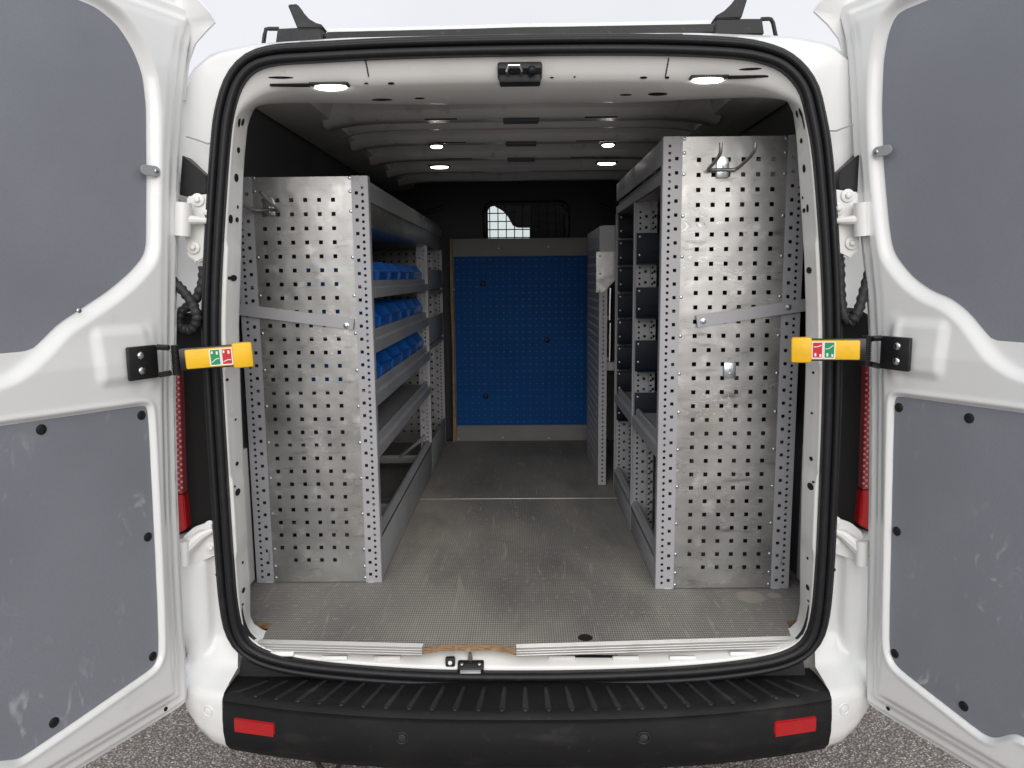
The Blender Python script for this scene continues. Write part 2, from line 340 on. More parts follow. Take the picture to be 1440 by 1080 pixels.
# wheels
for xx, yy in ((-.88, 2.95), (.88, 2.95), (-.88, 6.1), (.88, 6.1)):
    bm = bmesh.new()
    ring = [(.20, -.09), (.30, -.10), (.325, -.08), (.33, 0), (.325, .08), (.30, .10), (.20, .09)]
    P_ = [[bm.verts.new((xx+b, yy+a*math.cos(t), .33+a*math.sin(t))) for a, b in ring] for t in [2*math.pi*k/32 for k in range(32)]]
    for k in range(32):
        for i in range(len(ring)-1): bm.faces.new((P_[k][i], P_[k][i+1], P_[(k+1) % 32][i+1], P_[(k+1) % 32][i]))
    wh = finish('wheel', bm, 'tyre', van)
    bm = bmesh.new(); s = 1 if xx > 0 else -1
    for k in range(32):
        t, t2 = 2*math.pi*k/32, 2*math.pi*(k+1)/32
        a = .2 if k % 4 < 3 else .19
        prism(bm, [(xx+s*.05, yy, .33), (xx+s*.07, yy+a*math.cos(t), .33+a*math.sin(t)), (xx+s*.07, yy+a*math.cos(t2), .33+a*math.sin(t2))], (-s*.02, 0, 0))
    finish('rim', bm, 'alloy', wh)

# ---- rear aperture: rings of points, polar about the middle of the opening
NA = 288; CX, CZ = 0.0, 1.28
def polar(loop):
    """world points -> NA points equally spaced in angle about (CX, CZ), y interpolated"""
    L = [(math.atan2(p.z-CZ, p.x-CX), p) for p in loop]; o = []
    n = len(L)
    for k in range(NA):
        a = -math.pi + 2*math.pi*(k+.5)/NA; d = Vector((math.cos(a), 0, math.sin(a))); best = None
        for i in range(n):
            p, q = loop[i], loop[(i+1) % n]
            e = q-p; r = p-Vector((CX, 0, CZ))
            den = d.x*(-e.z)+d.z*e.x
            if abs(den) < 1e-9: continue
            t = (r.x*(-e.z)+r.z*e.x)/den
            s_ = (d.x*r.z-d.z*r.x)/(d.z*e.x-d.x*e.z) if abs(d.z*e.x-d.x*e.z) > 1e-12 else -1
            if t > 0 and -1e-6 <= s_ <= 1+1e-6:
                if best is None or t > best[0]: best = (t, p+e*s_)
        o.append(best[1])
    return o
def closed_spline(px, fn, n=6):
    Q = [Vector((x, y, 0)) for x, y in px]; o = []
    for i in range(len(Q)):
        a, b, c, d = Q[i-1], Q[i], Q[(i+1) % len(Q)], Q[(i+2) % len(Q)]
        for k in range(n):
            t = k/n; v = .5*((2*b)+(c-a)*t+(2*a-5*b+4*c-d)*t*t+(3*b-a-3*c+d)*t**3); o.append(fn(v.x, v.y))
    return o
# centre line of the seal in the photograph
seal_px = [(735, 955), (600, 953), (480, 945), (400, 934), (355, 918), (332, 893), (322, 850), (316, 780), (308, 660), (302, 560), (298, 480), (299, 400), (304, 300), (311, 200), (317, 155), (330, 115), (352, 90), (385, 79), (440, 75), (560, 69), (735, 65), (900, 64), (1020, 68), (1075, 76), (1110, 92), (1135, 122), (1147, 165), (1156, 220), (1164, 320), (1169, 420), (1170, 500), (1168, 600), (1163, 720), (1159, 800), (1153, 865), (1142, 900), (1117, 922), (1070, 936), (980, 947), (860, 953)]
sealC = polar(closed_spline(seal_px, seal_plane))
def inset(loop, dist, dy=0):
    o = []
    for i in range(NA):
        t = loop[(i+1) % NA]-loop[i-1]; nn = Vector((t.z, 0, -t.x)).normalized()
        if nn.dot(loop[i]-Vector((CX, loop[i].y, CZ))) < 0: nn = -nn
        p = loop[i]+nn*dist; o.append(Vector((p.x, p.y+dy, p.z)))
    return o
def loft(bm, loops, closed=True):
    R = [[bm.verts.new(p) for p in l] for l in loops]
    for A, B in zip(R, R[1:]):
        for i in range(NA): j = (i+1) % NA; bm.faces.new((A[i], A[j], B[j], B[i]))
    return R
# seal: twin-lip rubber profile (out, towards the camera)
prof = []
for k in range(9): a = rad(200-k*25); prof.append((-.0125+.0115*math.cos(a), .010+.0125*math.sin(a)))
for k in range(9): a = rad(170-k*24); prof.append((.0125+.0105*math.cos(a), .002+.0145*math.sin(a)))
prof += [(.0235, -.03), (-.0235, -.03)]
prof = [(a*.96, b) for a, b in prof]
bm = bmesh.new(); loft(bm, [inset(sealC, a, -b) for a, b in prof] + [inset(sealC, prof[0][0], -prof[0][1])])
bmesh.ops.remove_doubles(bm, verts=bm.verts, dist=1e-6)
seal = finish('door_seal', bm, 'rubber', van, 60)
bm = bmesh.new(); loft(bm, [inset(sealC, a, .012-b) for a, b in ((.0228, 0), (.0245, .010), (.0285, .010), (.032, 0), (.032, -.03))]); finish('outer_lip', bm, 'rubber', seal, 60)

# inner edge of the white frame, with its own depth around the opening
F1 = [(735, 903, 1.99), (560, 903, 1.99), (430, 899, 1.99), (392, 893, 2.0), (370, 886, 2.01), (358, 878, 2.02), (352, 866, 2.03), (352, 808, 2.03), (350, 790, 2.03), (343, 660, 2.03), (338, 540, 2.03), (336, 458, 2.03), (338, 396, 2.03), (340, 329, 2.04), (342, 251, 2.05), (344, 219, 2.05), (348, 179, 2.06), (353, 161, 2.07), (362, 147, 2.09), (378, 142, 2.12), (400, 143, 2.15), (450, 145, 2.17), (560, 147, 2.18), (735, 147, 2.18), (900, 144, 2.18), (1010, 138, 2.17), (1065, 133, 2.14), (1088, 131, 2.12), (1102, 134, 2.09), (1115, 157, 2.07), (1120, 192, 2.06), (1123, 239, 2.05), (1126, 283, 2.05), (1131, 360, 2.04), (1133, 430, 2.03), (1133, 526, 2.03), (1128, 660, 2.03), (1125, 790, 2.03), (1125, 853, 2.03), (1121, 873, 2.02), (1108, 886, 2.01), (1080, 893, 2.0), (1030, 899, 1.99), (900, 903, 1.99)]
F1w = polar([atY(*p) for p in F1])
Sin = inset(sealC, -.019, .006)
def mixl(A, B, t, out_=0, dy=0):
    o = [a.lerp(b, t) for a, b in zip(A, B)]
    return inset(o, out_, dy) if (out_ or dy) else o
def hump(A, t, amt):        # push the ring outward at the jambs so that the frame is rounded, not a flat funnel
    return inset(A, amt)
bm = bmesh.new()
def drop(A, k):            # the header hangs a little below the straight line from seal to roof
    return [p - Vector((0, 0, k*max(0, min(1, (p.z-1.93)/.08)))) for p in A]
loops = [inset(sealC, -.017, .030), Sin, drop(mixl(Sin, F1w, .06, -.004, -.004), .010), drop(mixl(Sin, F1w, .12, -.005, -.007), .024), drop(mixl(Sin, F1w, .18, -.005, -.008), .034), drop(mixl(Sin, F1w, .24, -.004, -.009), .037), drop(mixl(Sin, F1w, .4, -.004, -.010), .034), drop(mixl(Sin, F1w, .6, -.003, -.008), .028), drop(mixl(Sin, F1w, .8, -.001, -.004), .018), drop(mixl(Sin, F1w, .9, 0, -.002), .010), F1w, inset(F1w, .012, .02), inset(F1w, .05, .035)]
def lap(A):                # overlapping flange plates up the door pillars
    return [p - Vector((math.copysign(.005, p.x), 0, 0)) if abs(p.x) > .6 and (.80 < p.z < 1.0 or 1.30 < p.z < 1.62) else p for p in A]
loops = [lap(l) if 1 < i < 10 else l for i, l in enumerate(loops)]
loft(bm, loops); frame = finish('aperture_frame', bm, 'frame_paint', van, 50)
# rear jamb from the seal out to the body side
O = polar([Vector((x, 2.06, z)) for x, z in full] + [Vector((0, 2.06, .36))])
Oi = [p + (Vector((0, 0, 1.28))-Vector((p.x, 0, p.z))).normalized()*.018 + Vector((0, -.035, 0)) for p in O]
so = inset(sealC, .020, .012)
bm = bmesh.new()
loft(bm, [inset(sealC, .015, .03), so, inset(sealC, .030, .045), mixl(inset(sealC, .034, .05), Oi, .5, 0, .006), Oi, [p+Vector((0, -.012, 0)) for p in O], O])
for v in bm.verts:         # the bay between the hinges is set well back from the door line
    if .84 < v.co.z < 1.76 and abs(v.co.x) > .80 and v.co.y < 2.045 and v.co.y > 1.965: v.co.y += .045
finish('rear_jamb', bm, 'white_paint', van, 50)

# ---- interior lining
def sheet(name, pts, ys, m, parent, th=.006):
    bm = bmesh.new(); R = [[bm.verts.new((x, y, z)) for x, z in pts] for y in ys]
    for A, B in zip(R, R[1:]):
        for i in range(len(A)-1): bm.faces.new((A[i], A[i+1], B[i+1], B[i]))
    bmesh.ops.recalc_face_normals(bm, faces=bm.faces); bmesh.ops.solidify(bm, geom=bm.faces[:], thickness=th)
    return finish(name, bm, m, parent)
for s in (-1, 1):
    ln = sheet('side_lining', [(s*.905, .50), (s*.905, 1.4), (s*.885, 1.8), (s*.845, 1.98), (s*.80, 2.085)], (2.10, 4.56), 'dark_liner', van)
    sheet('cant_rail', [(s*.81, 2.075), (s*.79, 2.045), (s*.70, 2.046), (s*.64, 2.062), (s*.615, 2.13)], (2.12, 4.56), 'roof_inner', van)
    for k in range(7):
        odome('screw', (s*.806, 2.25+k*.33, 2.062), (-s, 0, -.4), .006, .003, 'zinc', ln)
    # white inner wall of the rear quarter, low down behind the rack
    bb('quarter_panel', s*.88, s*.90, 2.06, 2.34, .56, 1.0, 'frame_paint', van)
bb('roof_skin', -.76, .76, 2.1, 4.6, 2.128, 2.134, 'roof_sheet_shaded', van, 0)
def roof_rib(Y0, Y1, zb, m='roof_inner'):
    bm = bmesh.new(); ch = .012
    pr = [(Y0-.015, 2.128), (Y0-.012, zb+.02), (Y0+ch, zb), (Y1-ch, zb), (Y1+.012, zb+.02), (Y1+.015, 2.128)]
    xs = [-.66, -.62, -.56, -.48, 0, .48, .56, .62, .66]; dz = [-.026, -.014, -.006, -.001, 0, -.001, -.006, -.014, -.026]
    R = [[bm.verts.new((x, y, z+(d if z < 2.12 else 0))) for y, z in pr] for x, d in zip(xs, dz)]
    for A, B in zip(R, R[1:]):
        for i in range(len(A)-1): bm.faces.new((A[i], A[i+1], B[i+1], B[i]))
    return finish('roof_rib', bm, m, van, 40)
ribs = [roof_rib(a, b, z) for a, b, z in ((2.60, 2.72, 2.062), (2.86, 2.92, 2.075), (3.01, 3.12, 2.055), (3.38, 3.49, 2.05), (3.80, 3.88, 2.05), (4.14, 4.24, 2.05))]
# slots and clips pressed in the ribs
def slot(c, s, parent, m='black_void', bev=0): return obox('slot', c, s, m, parent, None, bev)
for rb, Y, z in ((ribs[0], 2.66, 2.062), (ribs[2], 3.065, 2.055), (ribs[3], 3.435, 2.05)):
    obox('clip', (0, Y, z-.006), (.12, .05, .012), 'dark_liner', rb)
    for xx in (-.5, -.27, .27, .5): slot((xx, Y-.02, z-.0005), (.11 if abs(xx) < .4 else .03, .018, .002), rb)
bb('roof_brace', -.075, .075, 2.19, 2.62, 2.112, 2.124, 'roof_inner', van)
# load lamps
def lamp(x, y, px_w, Y, slot_dir=0):
    c = FR(x, y)[0] if slot_dir else atY(x, y, Y); wdt = px_w*Y/FPX
    t = obox('load_lamp', (c.x, c.y, c.z+.001), (wdt*1.2, .055, .006), 'black_plastic', van, None, .002)
    bm = bmesh.new(); dome(bm, (0, 0, 0), (0, 0, -1), 1, 1, 20)
    for v in bm.verts: v.co = Vector((c.x+v.co.x*wdt/2, c.y+v.co.y*.022, c.z-.001+v.co.z*.008))
    finish('lens', bm, 'led', t)
    if slot_dir: slot((c.x+slot_dir*(wdt*.62+.05), c.y, c.z+.001), (.10, .035, .006), t, 'black_void', .002)
# header details: latch striker, slots, panel joints
def on_frame(x, y):
    """point on the white frame seen at a pixel: ray cast against the frame rings"""
    return FR(x, y)
bpy.context.view_layer.update()
from mathutils.bvhtree import BVHTree
def bvh(o):
    me = o.data; off = o.matrix_world.translation
    return BVHTree.FromPolygons([v.co+off for v in me.vertices], [tuple(p.vertices) for p in me.polygons])
_bt = bvh(frame)
def FR(x, y):
    d = ray(x, y).normalized(); h = _bt.ray_cast(CP, d)
    if h[0] is None: return None
    nrm = h[1] if h[1].dot(d) < 0 else -h[1]
    return h[0], nrm
# rear header lamps sit on the underside of the header
lamp(465, 121, 44, 1.985, -1); lamp(995, 111, 42, 1.985, 1)
lamp(614, 205, 16, 3.05); lamp(855, 203, 16, 3.05); lamp(618, 234, 24, 3.42); lamp(853, 229, 24, 3.42)
def mark(name, x, y, wpx, hpx, m='black_void', th=.0008, round_=False, ang=0, par=None):
    """small flat hole or stud lying on the frame"""
    q = FR(x, y)
    if not q: return
    p, nrm = q; k = p.y/FPX; up = Vector((0, 0, 1)); r = up.cross(nrm)
    if r.length < .2: r = Vector((1, 0, 0))
    r.normalize(); u = nrm.cross(r)
    if r.x < 0: r, u = -r, -u
    if u.z < 0 and abs(nrm.z) < .7: u = -u
    # keep the apparent size
    kr = 1/max(.3, abs(r.x)); ku = 1/max(.3, abs((u-ray(x, y).normalized()*u.dot(ray(x, y).normalized())).length))
    N_ = 14 if round_ else 4; pts = []
    for i in range(N_):
        a = 2*math.pi*(i+(0 if round_ else .5))/N_; cx_, cy_ = math.cos(a), math.sin(a)
        if not round_: cx_, cy_ = (1 if cx_ > 0 else -1), (1 if cy_ > 0 else -1)
        pts.append(p + r*(cx_*wpx/2*k*kr) + u*(cy_*hpx/2*k*ku) + nrm*.0006)
    return oprism(name, pts, nrm*th, m, par or frame)
for x, y, a, b in ((336, 172, 2, 13), (341, 172, 3, 11), (335, 211, 3, 8), (332, 250, 4, 11), (334, 291, 1.5, 5), (324, 308, 3, 12), (333, 309, 3, 7), (328, 391, 5, 9), (322, 391, 2, 5), (319, 534, 2, 4), (331, 590, 2, 3), (333, 652, 3, 6), (334, 692, 5, 10), (330, 684, 2, 3), (341, 791, 2, 4), (342, 830, 4, 7), (341, 850, 2, 3),
                   (1126, 158, 2.5, 12), (1121, 160, 3, 10), (1127, 198, 3, 7), (1131, 237, 3, 11), (1129, 278, 1.5, 4), (1131, 296, 3, 6), (1136, 293, 2, 11), (1138, 380, 5, 9), (1144, 524, 2, 4), (1142, 581, 2, 3), (1141, 645, 3, 6), (1140, 684, 5, 10), (1144, 678, 2, 3), (1136, 785, 2, 4), (1136, 826, 4, 7), (1137, 845, 2, 3)):
    mark('hole', x, y, a, b, round_=True)
for x, y, a, b in ((395, 109, 34, 3), (515, 117, 6, 2), (550, 117, 9, 3), (537, 140, 28, 3), (590, 138, 14, 2), (905, 109, 10, 3), (776, 109, 5, 2), (925, 132, 26, 4), (880, 133, 16, 2), (1055, 97, 30, 3), (808, 108, 3, 2), (938, 109, 6, 3)):
    mark('slot', x, y, a, b, round_=True)
for x in (514, 940):
    for q in range(6): mark('panel_joint', x+(q*.8 if x < 700 else -q*.8), 84+q*4.2, 1.5, 5)
# latch striker on the header
p, nrm = FR(731, 101)
st = obox('header_striker', p+Vector((0, -.004, .0)), (.112, .05, .022), 'black_plastic', van, Matrix.Rotation(rad(-25), 3, 'X'), .006)
obox('housing', p+Vector((0, .012, -.018)), (.104, .05, .02), 'black_plastic', st, None, .004)
otube('striker_loop', [p+Vector(v) for v in ((-.032, -.02, -.01), (-.032, -.04, -.008), (-.028, -.045, .004), (.0, -.045, .004), (.004, -.04, -.008), (.004, -.02, -.01))], .0035, 'chrome', st)
odome('stop_button', p+Vector((.030, -.022, -.002)), (0, -1, -.3), .011, .02, 'rubber', st, 14)
# sill: pressed humps and slot
for x in (395, 470, 545, 790, 880, 960, 1045):
    q = FR(x, 925+(-6 if x < 420 or x > 1030 else 0))
    if q:
        p, nrm = q
        obox('sill_pressing', p+Vector((0, .006, -.004)), (.075, .03, .014), 'frame_paint', frame, Matrix.Rotation(rad(-25), 3, 'X'), .005)
mark('slot', 823, 923, 98, 4)
# sill latch
p, nrm = FR(660, 938)
lt = obox('sill_latch', p+Vector((.004, 0, .004)), (.072, .03, .012), 'black_metal', van, Matrix.Rotation(rad(30), 3, 'X'), .004)
obox('latch_plate', p+Vector((.004, -.012, -.004)), (.058, .02, .008), 'steel_wire', lt, Matrix.Rotation(rad(35), 3, 'X'), .003)
otube('latch_pin', [p+Vector((.002, .012, .0)), p+Vector((.002, .012, .024)), p+Vector((.002, .01, .036))], [.0065, .006, .004], 'steel_wire', lt)
obox('latch_block', p+Vector((-.052, .004, .014)), (.026, .016, .026), 'black_plastic', lt, None, .004)
odome('latch_stud', p+Vector((-.052, -.004, .014)), (0, -1, .2), .006, .003, 'label_white', lt)
for s in (-1, 1): odome('screw', p+Vector((.004+s*.024, -.006, .012)), (0, -.5, 1), .005, .002, 'zinc', lt)

# ---- load floor
fl = [(362, 905), (382, 877), (352, 871)]
fp = [atZ(x, y, FZ) for x, y in fl] + [Vector((-.90, 2.07, FZ)), Vector((-.90, 4.50, FZ)), Vector((.90, 4.50, FZ)), Vector((.90, 2.07, FZ))] + [atZ(x, y, FZ) for x, y in ((1128, 868), (1105, 873), (1122, 900), (726, 912), (697, 906), (622, 906), (595, 911))]
fp[2].y = 2.07; fp[7].y = 2.07
bm = bmesh.new(); prism(bm, [v-Vector((0, 0, .019)) for v in fp], (0, 0, .018)); floor = finish('floor_board', bm, 'wood_edge', van, 0)
bm = bmesh.new(); bm.faces.new([bm.verts.new(v) for v in fp]); bmesh.ops.triangulate(bm, faces=bm.faces[:]); bmesh.ops.recalc_face_normals(bm, faces=bm.faces)
for f in bm.faces:
    if f.normal.z < 0: f.normal_flip()
me = bpy.data.meshes.new('tread'); bm.to_mesh(me); bm.free(); me.materials.append(MATS['floor_mesh']); o = bpy.data.objects.new('tread_surface', me); COL.objects.link(o); o.parent = floor; 
bb('joint_strip', -.9, .9, 3.279, 3.289, FZ, FZ+.002, 'nosing', floor, .0005)
for a, b in (((362, 905), (594, 911)), ((726, 912), (1118, 900))):
    A, B = atZ(*a, FZ), atZ(*b, FZ); d = (B-A).normalized(); nr = Vector((d.y, -d.x, 0))
    ns = oprism('floor_nosing', [A+Vector((0, 0, .0025))-nr*.018, B+Vector((0, 0, .0025))-nr*.018, B+Vector((0, 0, .0025))+nr*.004, A+Vector((0, 0, .0025))+nr*.004], (0, 0, -.024), 'nosing', floor)
    for k in range(5):
        q = nr*(-.016+k*.0042); otube('ridge', [A+q+Vector((0, 0, .003)), B+q+Vector((0, 0, .003))], .0012, 'nosing', ns, 6)
    for k in range(3):
        q = nr*.0045+Vector((0, 0, -.004-k*.007)); otube('ridge', [A+q, B+q], .0014, 'nosing', ns, 6)
bm = bmesh.new(); c = atZ(823, 897, FZ); prism(bm, [c+Vector((.020*math.cos(t), .020*math.sin(t), .0006)) for t in [2*math.pi*k/20 for k in range(20)]], (0, 0, .0006)); finish('tie_down_hole', bm, 'black_void', floor)

# ---- bumper with tread ribs
HW = abs(atY(314, 991, 1.85).x)
def bpath(t):                                            # plan of the bumper's outer edge, t = x
    a = abs(t); return 1.745 + .10*(a/HW)**2.4
zt = .446
xs = [-HW+2*HW*k/60 for k in range(61)]
prof_b = [(.22, -.012), (.10, -.003), (.022, -.001), (.008, -.006), (0, -.016), (.004, -.022), (.003, -.032), (-.004, -.055), (-.007, -.10), (.004, -.145), (.03, -.175), (.10, -.19)]
bm = bmesh.new()
R = [[bm.verts.new((x, bpath(x)+a if a < .2 else 2.0, zt+b+.006*(1-(x/HW)**2))) for a, b in prof_b] for x in xs]
for A, B in zip(R, R[1:]):
    for i in range(len(A)-1): bm.faces.new((A[i], A[i+1], B[i+1], B[i]))
bmesh.ops.solidify(bm, geom=bm.faces[:], thickness=.006)
bumper = finish('rear_bumper', bm, 'black_plastic', van, 40)
nr_ = 27
for k in range(nr_):
    x = (-1+2*k/(nr_-1))*(HW-.035); y0 = bpath(x)+.022; y1 = min(bpath(x)+.125, 1.915); z = zt+.006*(1-(x/HW)**2)-.0008
    xo = x*.92
    bm = bmesh.new(); prism(bm, [(x-.009, y0, z-.003), (x+.009, y0, z-.003), (xo+.005, y1, z-.003), (xo-.005, y1, z-.003)], (0, 0, .0055))
    bmesh.ops.bevel(bm, geom=bm.edges[:], offset=.002, segments=2, affect='EDGES'); rb = finish('tread_rib', bm, 'black_plastic', bumper)
    if 0 < k < nr_-1: odome('rib_stop', (x, y0-.004, z), (0, 0, 1), .006, .003, 'black_plastic', rb)
for a in ((330, 387, 1008, 1016, 1028, 1036), (1147, 1088, 1006, 1014, 1027, 1036)):
    x0, x1, yo0, yi0, yo1, yi1 = a
    quad = [(x0, yo0), (x1, yi0), (x1, yi1), (x0, yo1)]
    pts = []
    for x, y in quad:
        Yb = 1.80
        for _ in range(6): q = atY(x, y, Yb); Yb = bpath(q.x)-.002
        pts.append(atY(x, y, Yb))
    if a[0] > 700: pts = pts[::-1]
    cc = sum(pts, Vector())/4
    oprism('reflector_surround', [cc+(p-cc)*1.16+Vector((0, -.001, 0)) for p in pts], (0, .02, 0), 'black_metal', bumper, .003)
    oprism('reflector', [p+Vector((0, -.007, 0)) for p in pts], (0, .02, 0), 'red_lens', bumper, .003)
def ring(name, c, nrm, r, m, par):
    bm = bmesh.new(); nrm = Vector(nrm).normalized(); u = nrm.orthogonal().normalized(); v = nrm.cross(u); c = Vector(c)
    tube(bm, [c+(u*math.cos(t)+v*math.sin(t))*r for t in [2*math.pi*k/24 for k in range(25)]], r*.13, 6, False); dome(bm, c, nrm, r*.72, r*.15, 20)
    return finish(name, bm, m, par)
for x, y in ((565, 1038), (905, 1038)):
    q = atY(x, y, 1.78); Y = bpath(q.x)-.008; ring('parking_sensor', atY(x, y, Y), (0, -1, 0), .015, 'black_plastic', bumper)
bm = bmesh.new(); q = atY(462, 1066, 1.85); tube(bm, spline([q+Vector(v) for v in ((-.03, .0, .05), (-.03, 0, -.01), (-.015, 0, -.035), (.015, 0, -.035), (.03, 0, -.01), (.03, 0, .05))], 5), .007, 8); finish('towing_loop', bm, 'black_metal', bumper)
for s in (-1, 1):
    M1 = (lambda x: x) if s < 0 else (lambda x: 1468-x)
    oprism('seal_trim', [atY(M1(x), y-(4 if s > 0 else 0), 1.945) for x, y in ((340, 922), (352, 932), (400, 948), (520, 962), (735, 966), (735, 985), (500, 985), (334, 985), (336, 948))], (0, .012, 0), 'black_plastic', bumper)
# white corner pieces wrapping to the body sides
for s in (-1, 1):
    bm = bmesh.new(); cols = []
    path = [(HW+.002, bpath(HW)), (.85, 1.858), (.89, 1.876), (.925, 1.902), (.955, 1.945), (.975, 2.0), (.985, 2.1), (.988, 2.25)]
    foot = [(HW-.012, 1.93), (.835, 1.932), (.876, 1.935), (.912, 1.942), (.944, 1.966), (.965, 2.02), (.978, 2.1), (.983, 2.25)]
    inner = [(.800, 1.974), (.835, 1.977), (.860, 1.975), (.874, 1.955), (.91, 1.950), (.950, 1.956), (.974, 2.0), (.983, 2.2)]
    zlow = [.262, .272, .295, .33, .365, .39, .40, .40]
    for (x, y), (fx, fy), (ix, iy), zb in zip(path, foot, inner, zlow):
        t = (ix-.8)/.18; ztop_ = .80-.03*t; zr = lambda f: zb+(.445-zb)*f
        cols.append([bm.verts.new(p) for p in ((s*(x*.985), y+.06, zr(0)), (s*x*.996, y+.02, zr(.10)), (s*x, y+.004, zr(.3)), (s*x, y-.003, zr(.62)), (s*(x-.001), y, zr(.9)), (s*(x-.004), y+.010, .446),
                     (s*(x*.5+fx*.5), y*.5+fy*.5, .458), (s*fx, fy, .475), (s*(fx*.5+ix*.5), fy*.45+iy*.55, .515), (s*(fx*.15+ix*.85), fy*.1+iy*.9, .555), (s*ix, iy, .60), (s*ix, iy+.003, .68), (s*ix, iy+.004, ztop_-.02), (s*ix, iy+.008, ztop_-.004), (s*(ix-.002), iy+.03, ztop_))])
    for A, B in zip(cols, cols[1:]):
        for i in range(len(A)-1): bm.faces.new((A[i], A[i+1], B[i+1], B[i]))
    bmesh.ops.subdivide_edges(bm, edges=bm.edges[:], cuts=2, use_grid_fill=True, smooth=.5)
    bc = finish('bumper_corner', bm, 'white_paint', van, 60)
    bpy.context.view_layer.update(); bt_ = bvh(bc)
    for nm, px in (('parking_sensor', (293, 1000) if s < 0 else (1187, 997)), ('bung', (306, 808) if s < 0 else (1172, 801))):
        dv = ray(*px).normalized(); h_ = bt_.ray_cast(CP, dv)
        if h_[0] is None: continue
        nv_ = h_[1] if h_[1].dot(dv) < 0 else -h_[1]
        if nm == 'bung': odome('bung', h_[0]+nv_*.0005, nv_, .006, .002, 'black_void', bc)
        else: ring(nm, h_[0]+nv_*.0005, nv_, .014, 'white_paint', bc)
# ---- hinge bay: hinges, cable gaiter, lamp, black gasket
for s in (-1, 1):
    def M_(x): return x if s < 0 else 1470-x           # mirrored column of the photograph
    def mp(pts, Y): return [atY(M_(x), y - (6 if s > 0 else 0), Y) for x, y in pts]
    oprism('pillar_gasket', mp([(256, 218), (290, 247), (292, 262), (290, 272), (268, 277), (252, 274)], 1.975), (0, .07, 0), 'rubber', van, .002)
    oprism('lamp_housing', mp([(230, 462), (262, 440), (300, 455), (302, 560), (306, 735), (270, 746), (230, 760)], 1.985), (0, .07, 0), 'black_void', van)
    # tail lamp lens on the body corner
    tl = oprism('tail_lamp', mp([(230, 694), (258, 697), (262, 744), (248, 752), (230, 755)], 1.955), (0, .06, 0), 'red_lens', van, .003)
    lens_ = oprism('clear_lens', mp([(226, 500), (251, 500), (257, 695), (229, 692)], 1.958), (0, .06, 0), 'pink_lens', tl, .002)
    for k in range(40):
        for col in range(3):
            yy = 530+k*4.1; xx = 250.5+(yy-530)*.032-col*4.2
            q = mp([(xx-1.5, yy-1.2), (xx+1.5, yy-1.2), (xx+1.5, yy+1.2), (xx-1.5, yy+1.2)], 1.956)
            oprism('prism', q, (0, .0025, 0), 'red_lens' if (k+col) % 2 else 'pale_lens', tl, 0, 0)
    # hinges: leaf bolted to the jamb, knuckle, arm
    for top, ys, bolts in ((True, (262, 300, 372), ((272, 348), (291, 299), (278, 281))), (False, (738, 760, 790), ((296, 740), (297, 770)))):
        if top:
            hg = oprism('door_hinge', mp([(262, 276), (296, 272), (296, 360), (276, 370), (262, 360), (260, 330)], 1.965), (0, .07, 0), 'frame_paint', van, .004)
            p0, p1 = atY(M_(258), 285, 1.935), atY(M_(257), 332, 1.935)
            otube('hinge_knuckle', [p0, p1], .020, 'frame_paint', hg, 14)
            otube('hinge_arm', [atY(M_(262), 309, 1.935), atY(M_(300), 311, 1.955)], [.013, .006], 'frame_paint', hg)
        else:
            hg = oprism('door_hinge', mp([(256, 756), (272, 742), (304, 731), (306, 782), (290, 784), (264, 798), (256, 796)], 1.955), (0, .015, 0), 'frame_paint', van, .004)
            otube('hinge_arm', [atY(M_(262), 770, 1.93), atY(M_(284), 752, 1.945), atY(M_(300), 745, 1.95)], [.020, .014, .008], 'frame_paint', hg)
            otube('hinge_knuckle', [atY(M_(258), 760, 1.92), atY(M_(259), 794, 1.92)], .016, 'frame_paint', hg, 14)
        for bx, by in bolts:
            q = atY(M_(bx), by-(6 if s > 0 else 0), 1.962 if top else 1.952)
            odome('washer', q, (0, -1, 0), .0165, .003, 'frame_paint', hg, 16); odome('bolt', q+Vector((0, -.003, 0)), (0, -1, 0), .0085, .006, 'frame_paint', hg, 6)
    # corrugated cable gaiter
    if s < 0: pts = [(228, 380, 1.945), (243, 395, 1.938), (258, 410, 1.935), (272, 430, 1.935), (277, 450, 1.935), (268, 464, 1.945), (252, 457, 1.955), (256, 438, 1.96), (272, 425, 1.965), (284, 400, 1.965), (286, 375, 1.97)]
    else: pts = [(1232, 360, 1.955), (1222, 385, 1.95), (1214, 413, 1.94), (1206, 440, 1.92), (1196, 452, 1.93), (1186, 440, 1.945), (1182, 410, 1.96), (1181, 375, 1.97), (1179, 358, 1.975)]
    sp = spline([atY(*p) for p in pts], 10)
    rr = [.0135 if (i//2) % 2 else .0112 for i in range(len(sp))]
    otube('cable_gaiter', sp, rr, 'black_plastic', van, 12)
    # pressed line across the upper corner
    L_ = [(262, 192), (278, 197), (292, 202), (300, 201)] if s < 0 else [(1162, 184), (1176, 184), (1186, 180), (1200, 175)]
    otube('panel_joint', [atY(x, y, 1.982) for x, y in L_], .0022, 'tab_grey', van, 6)

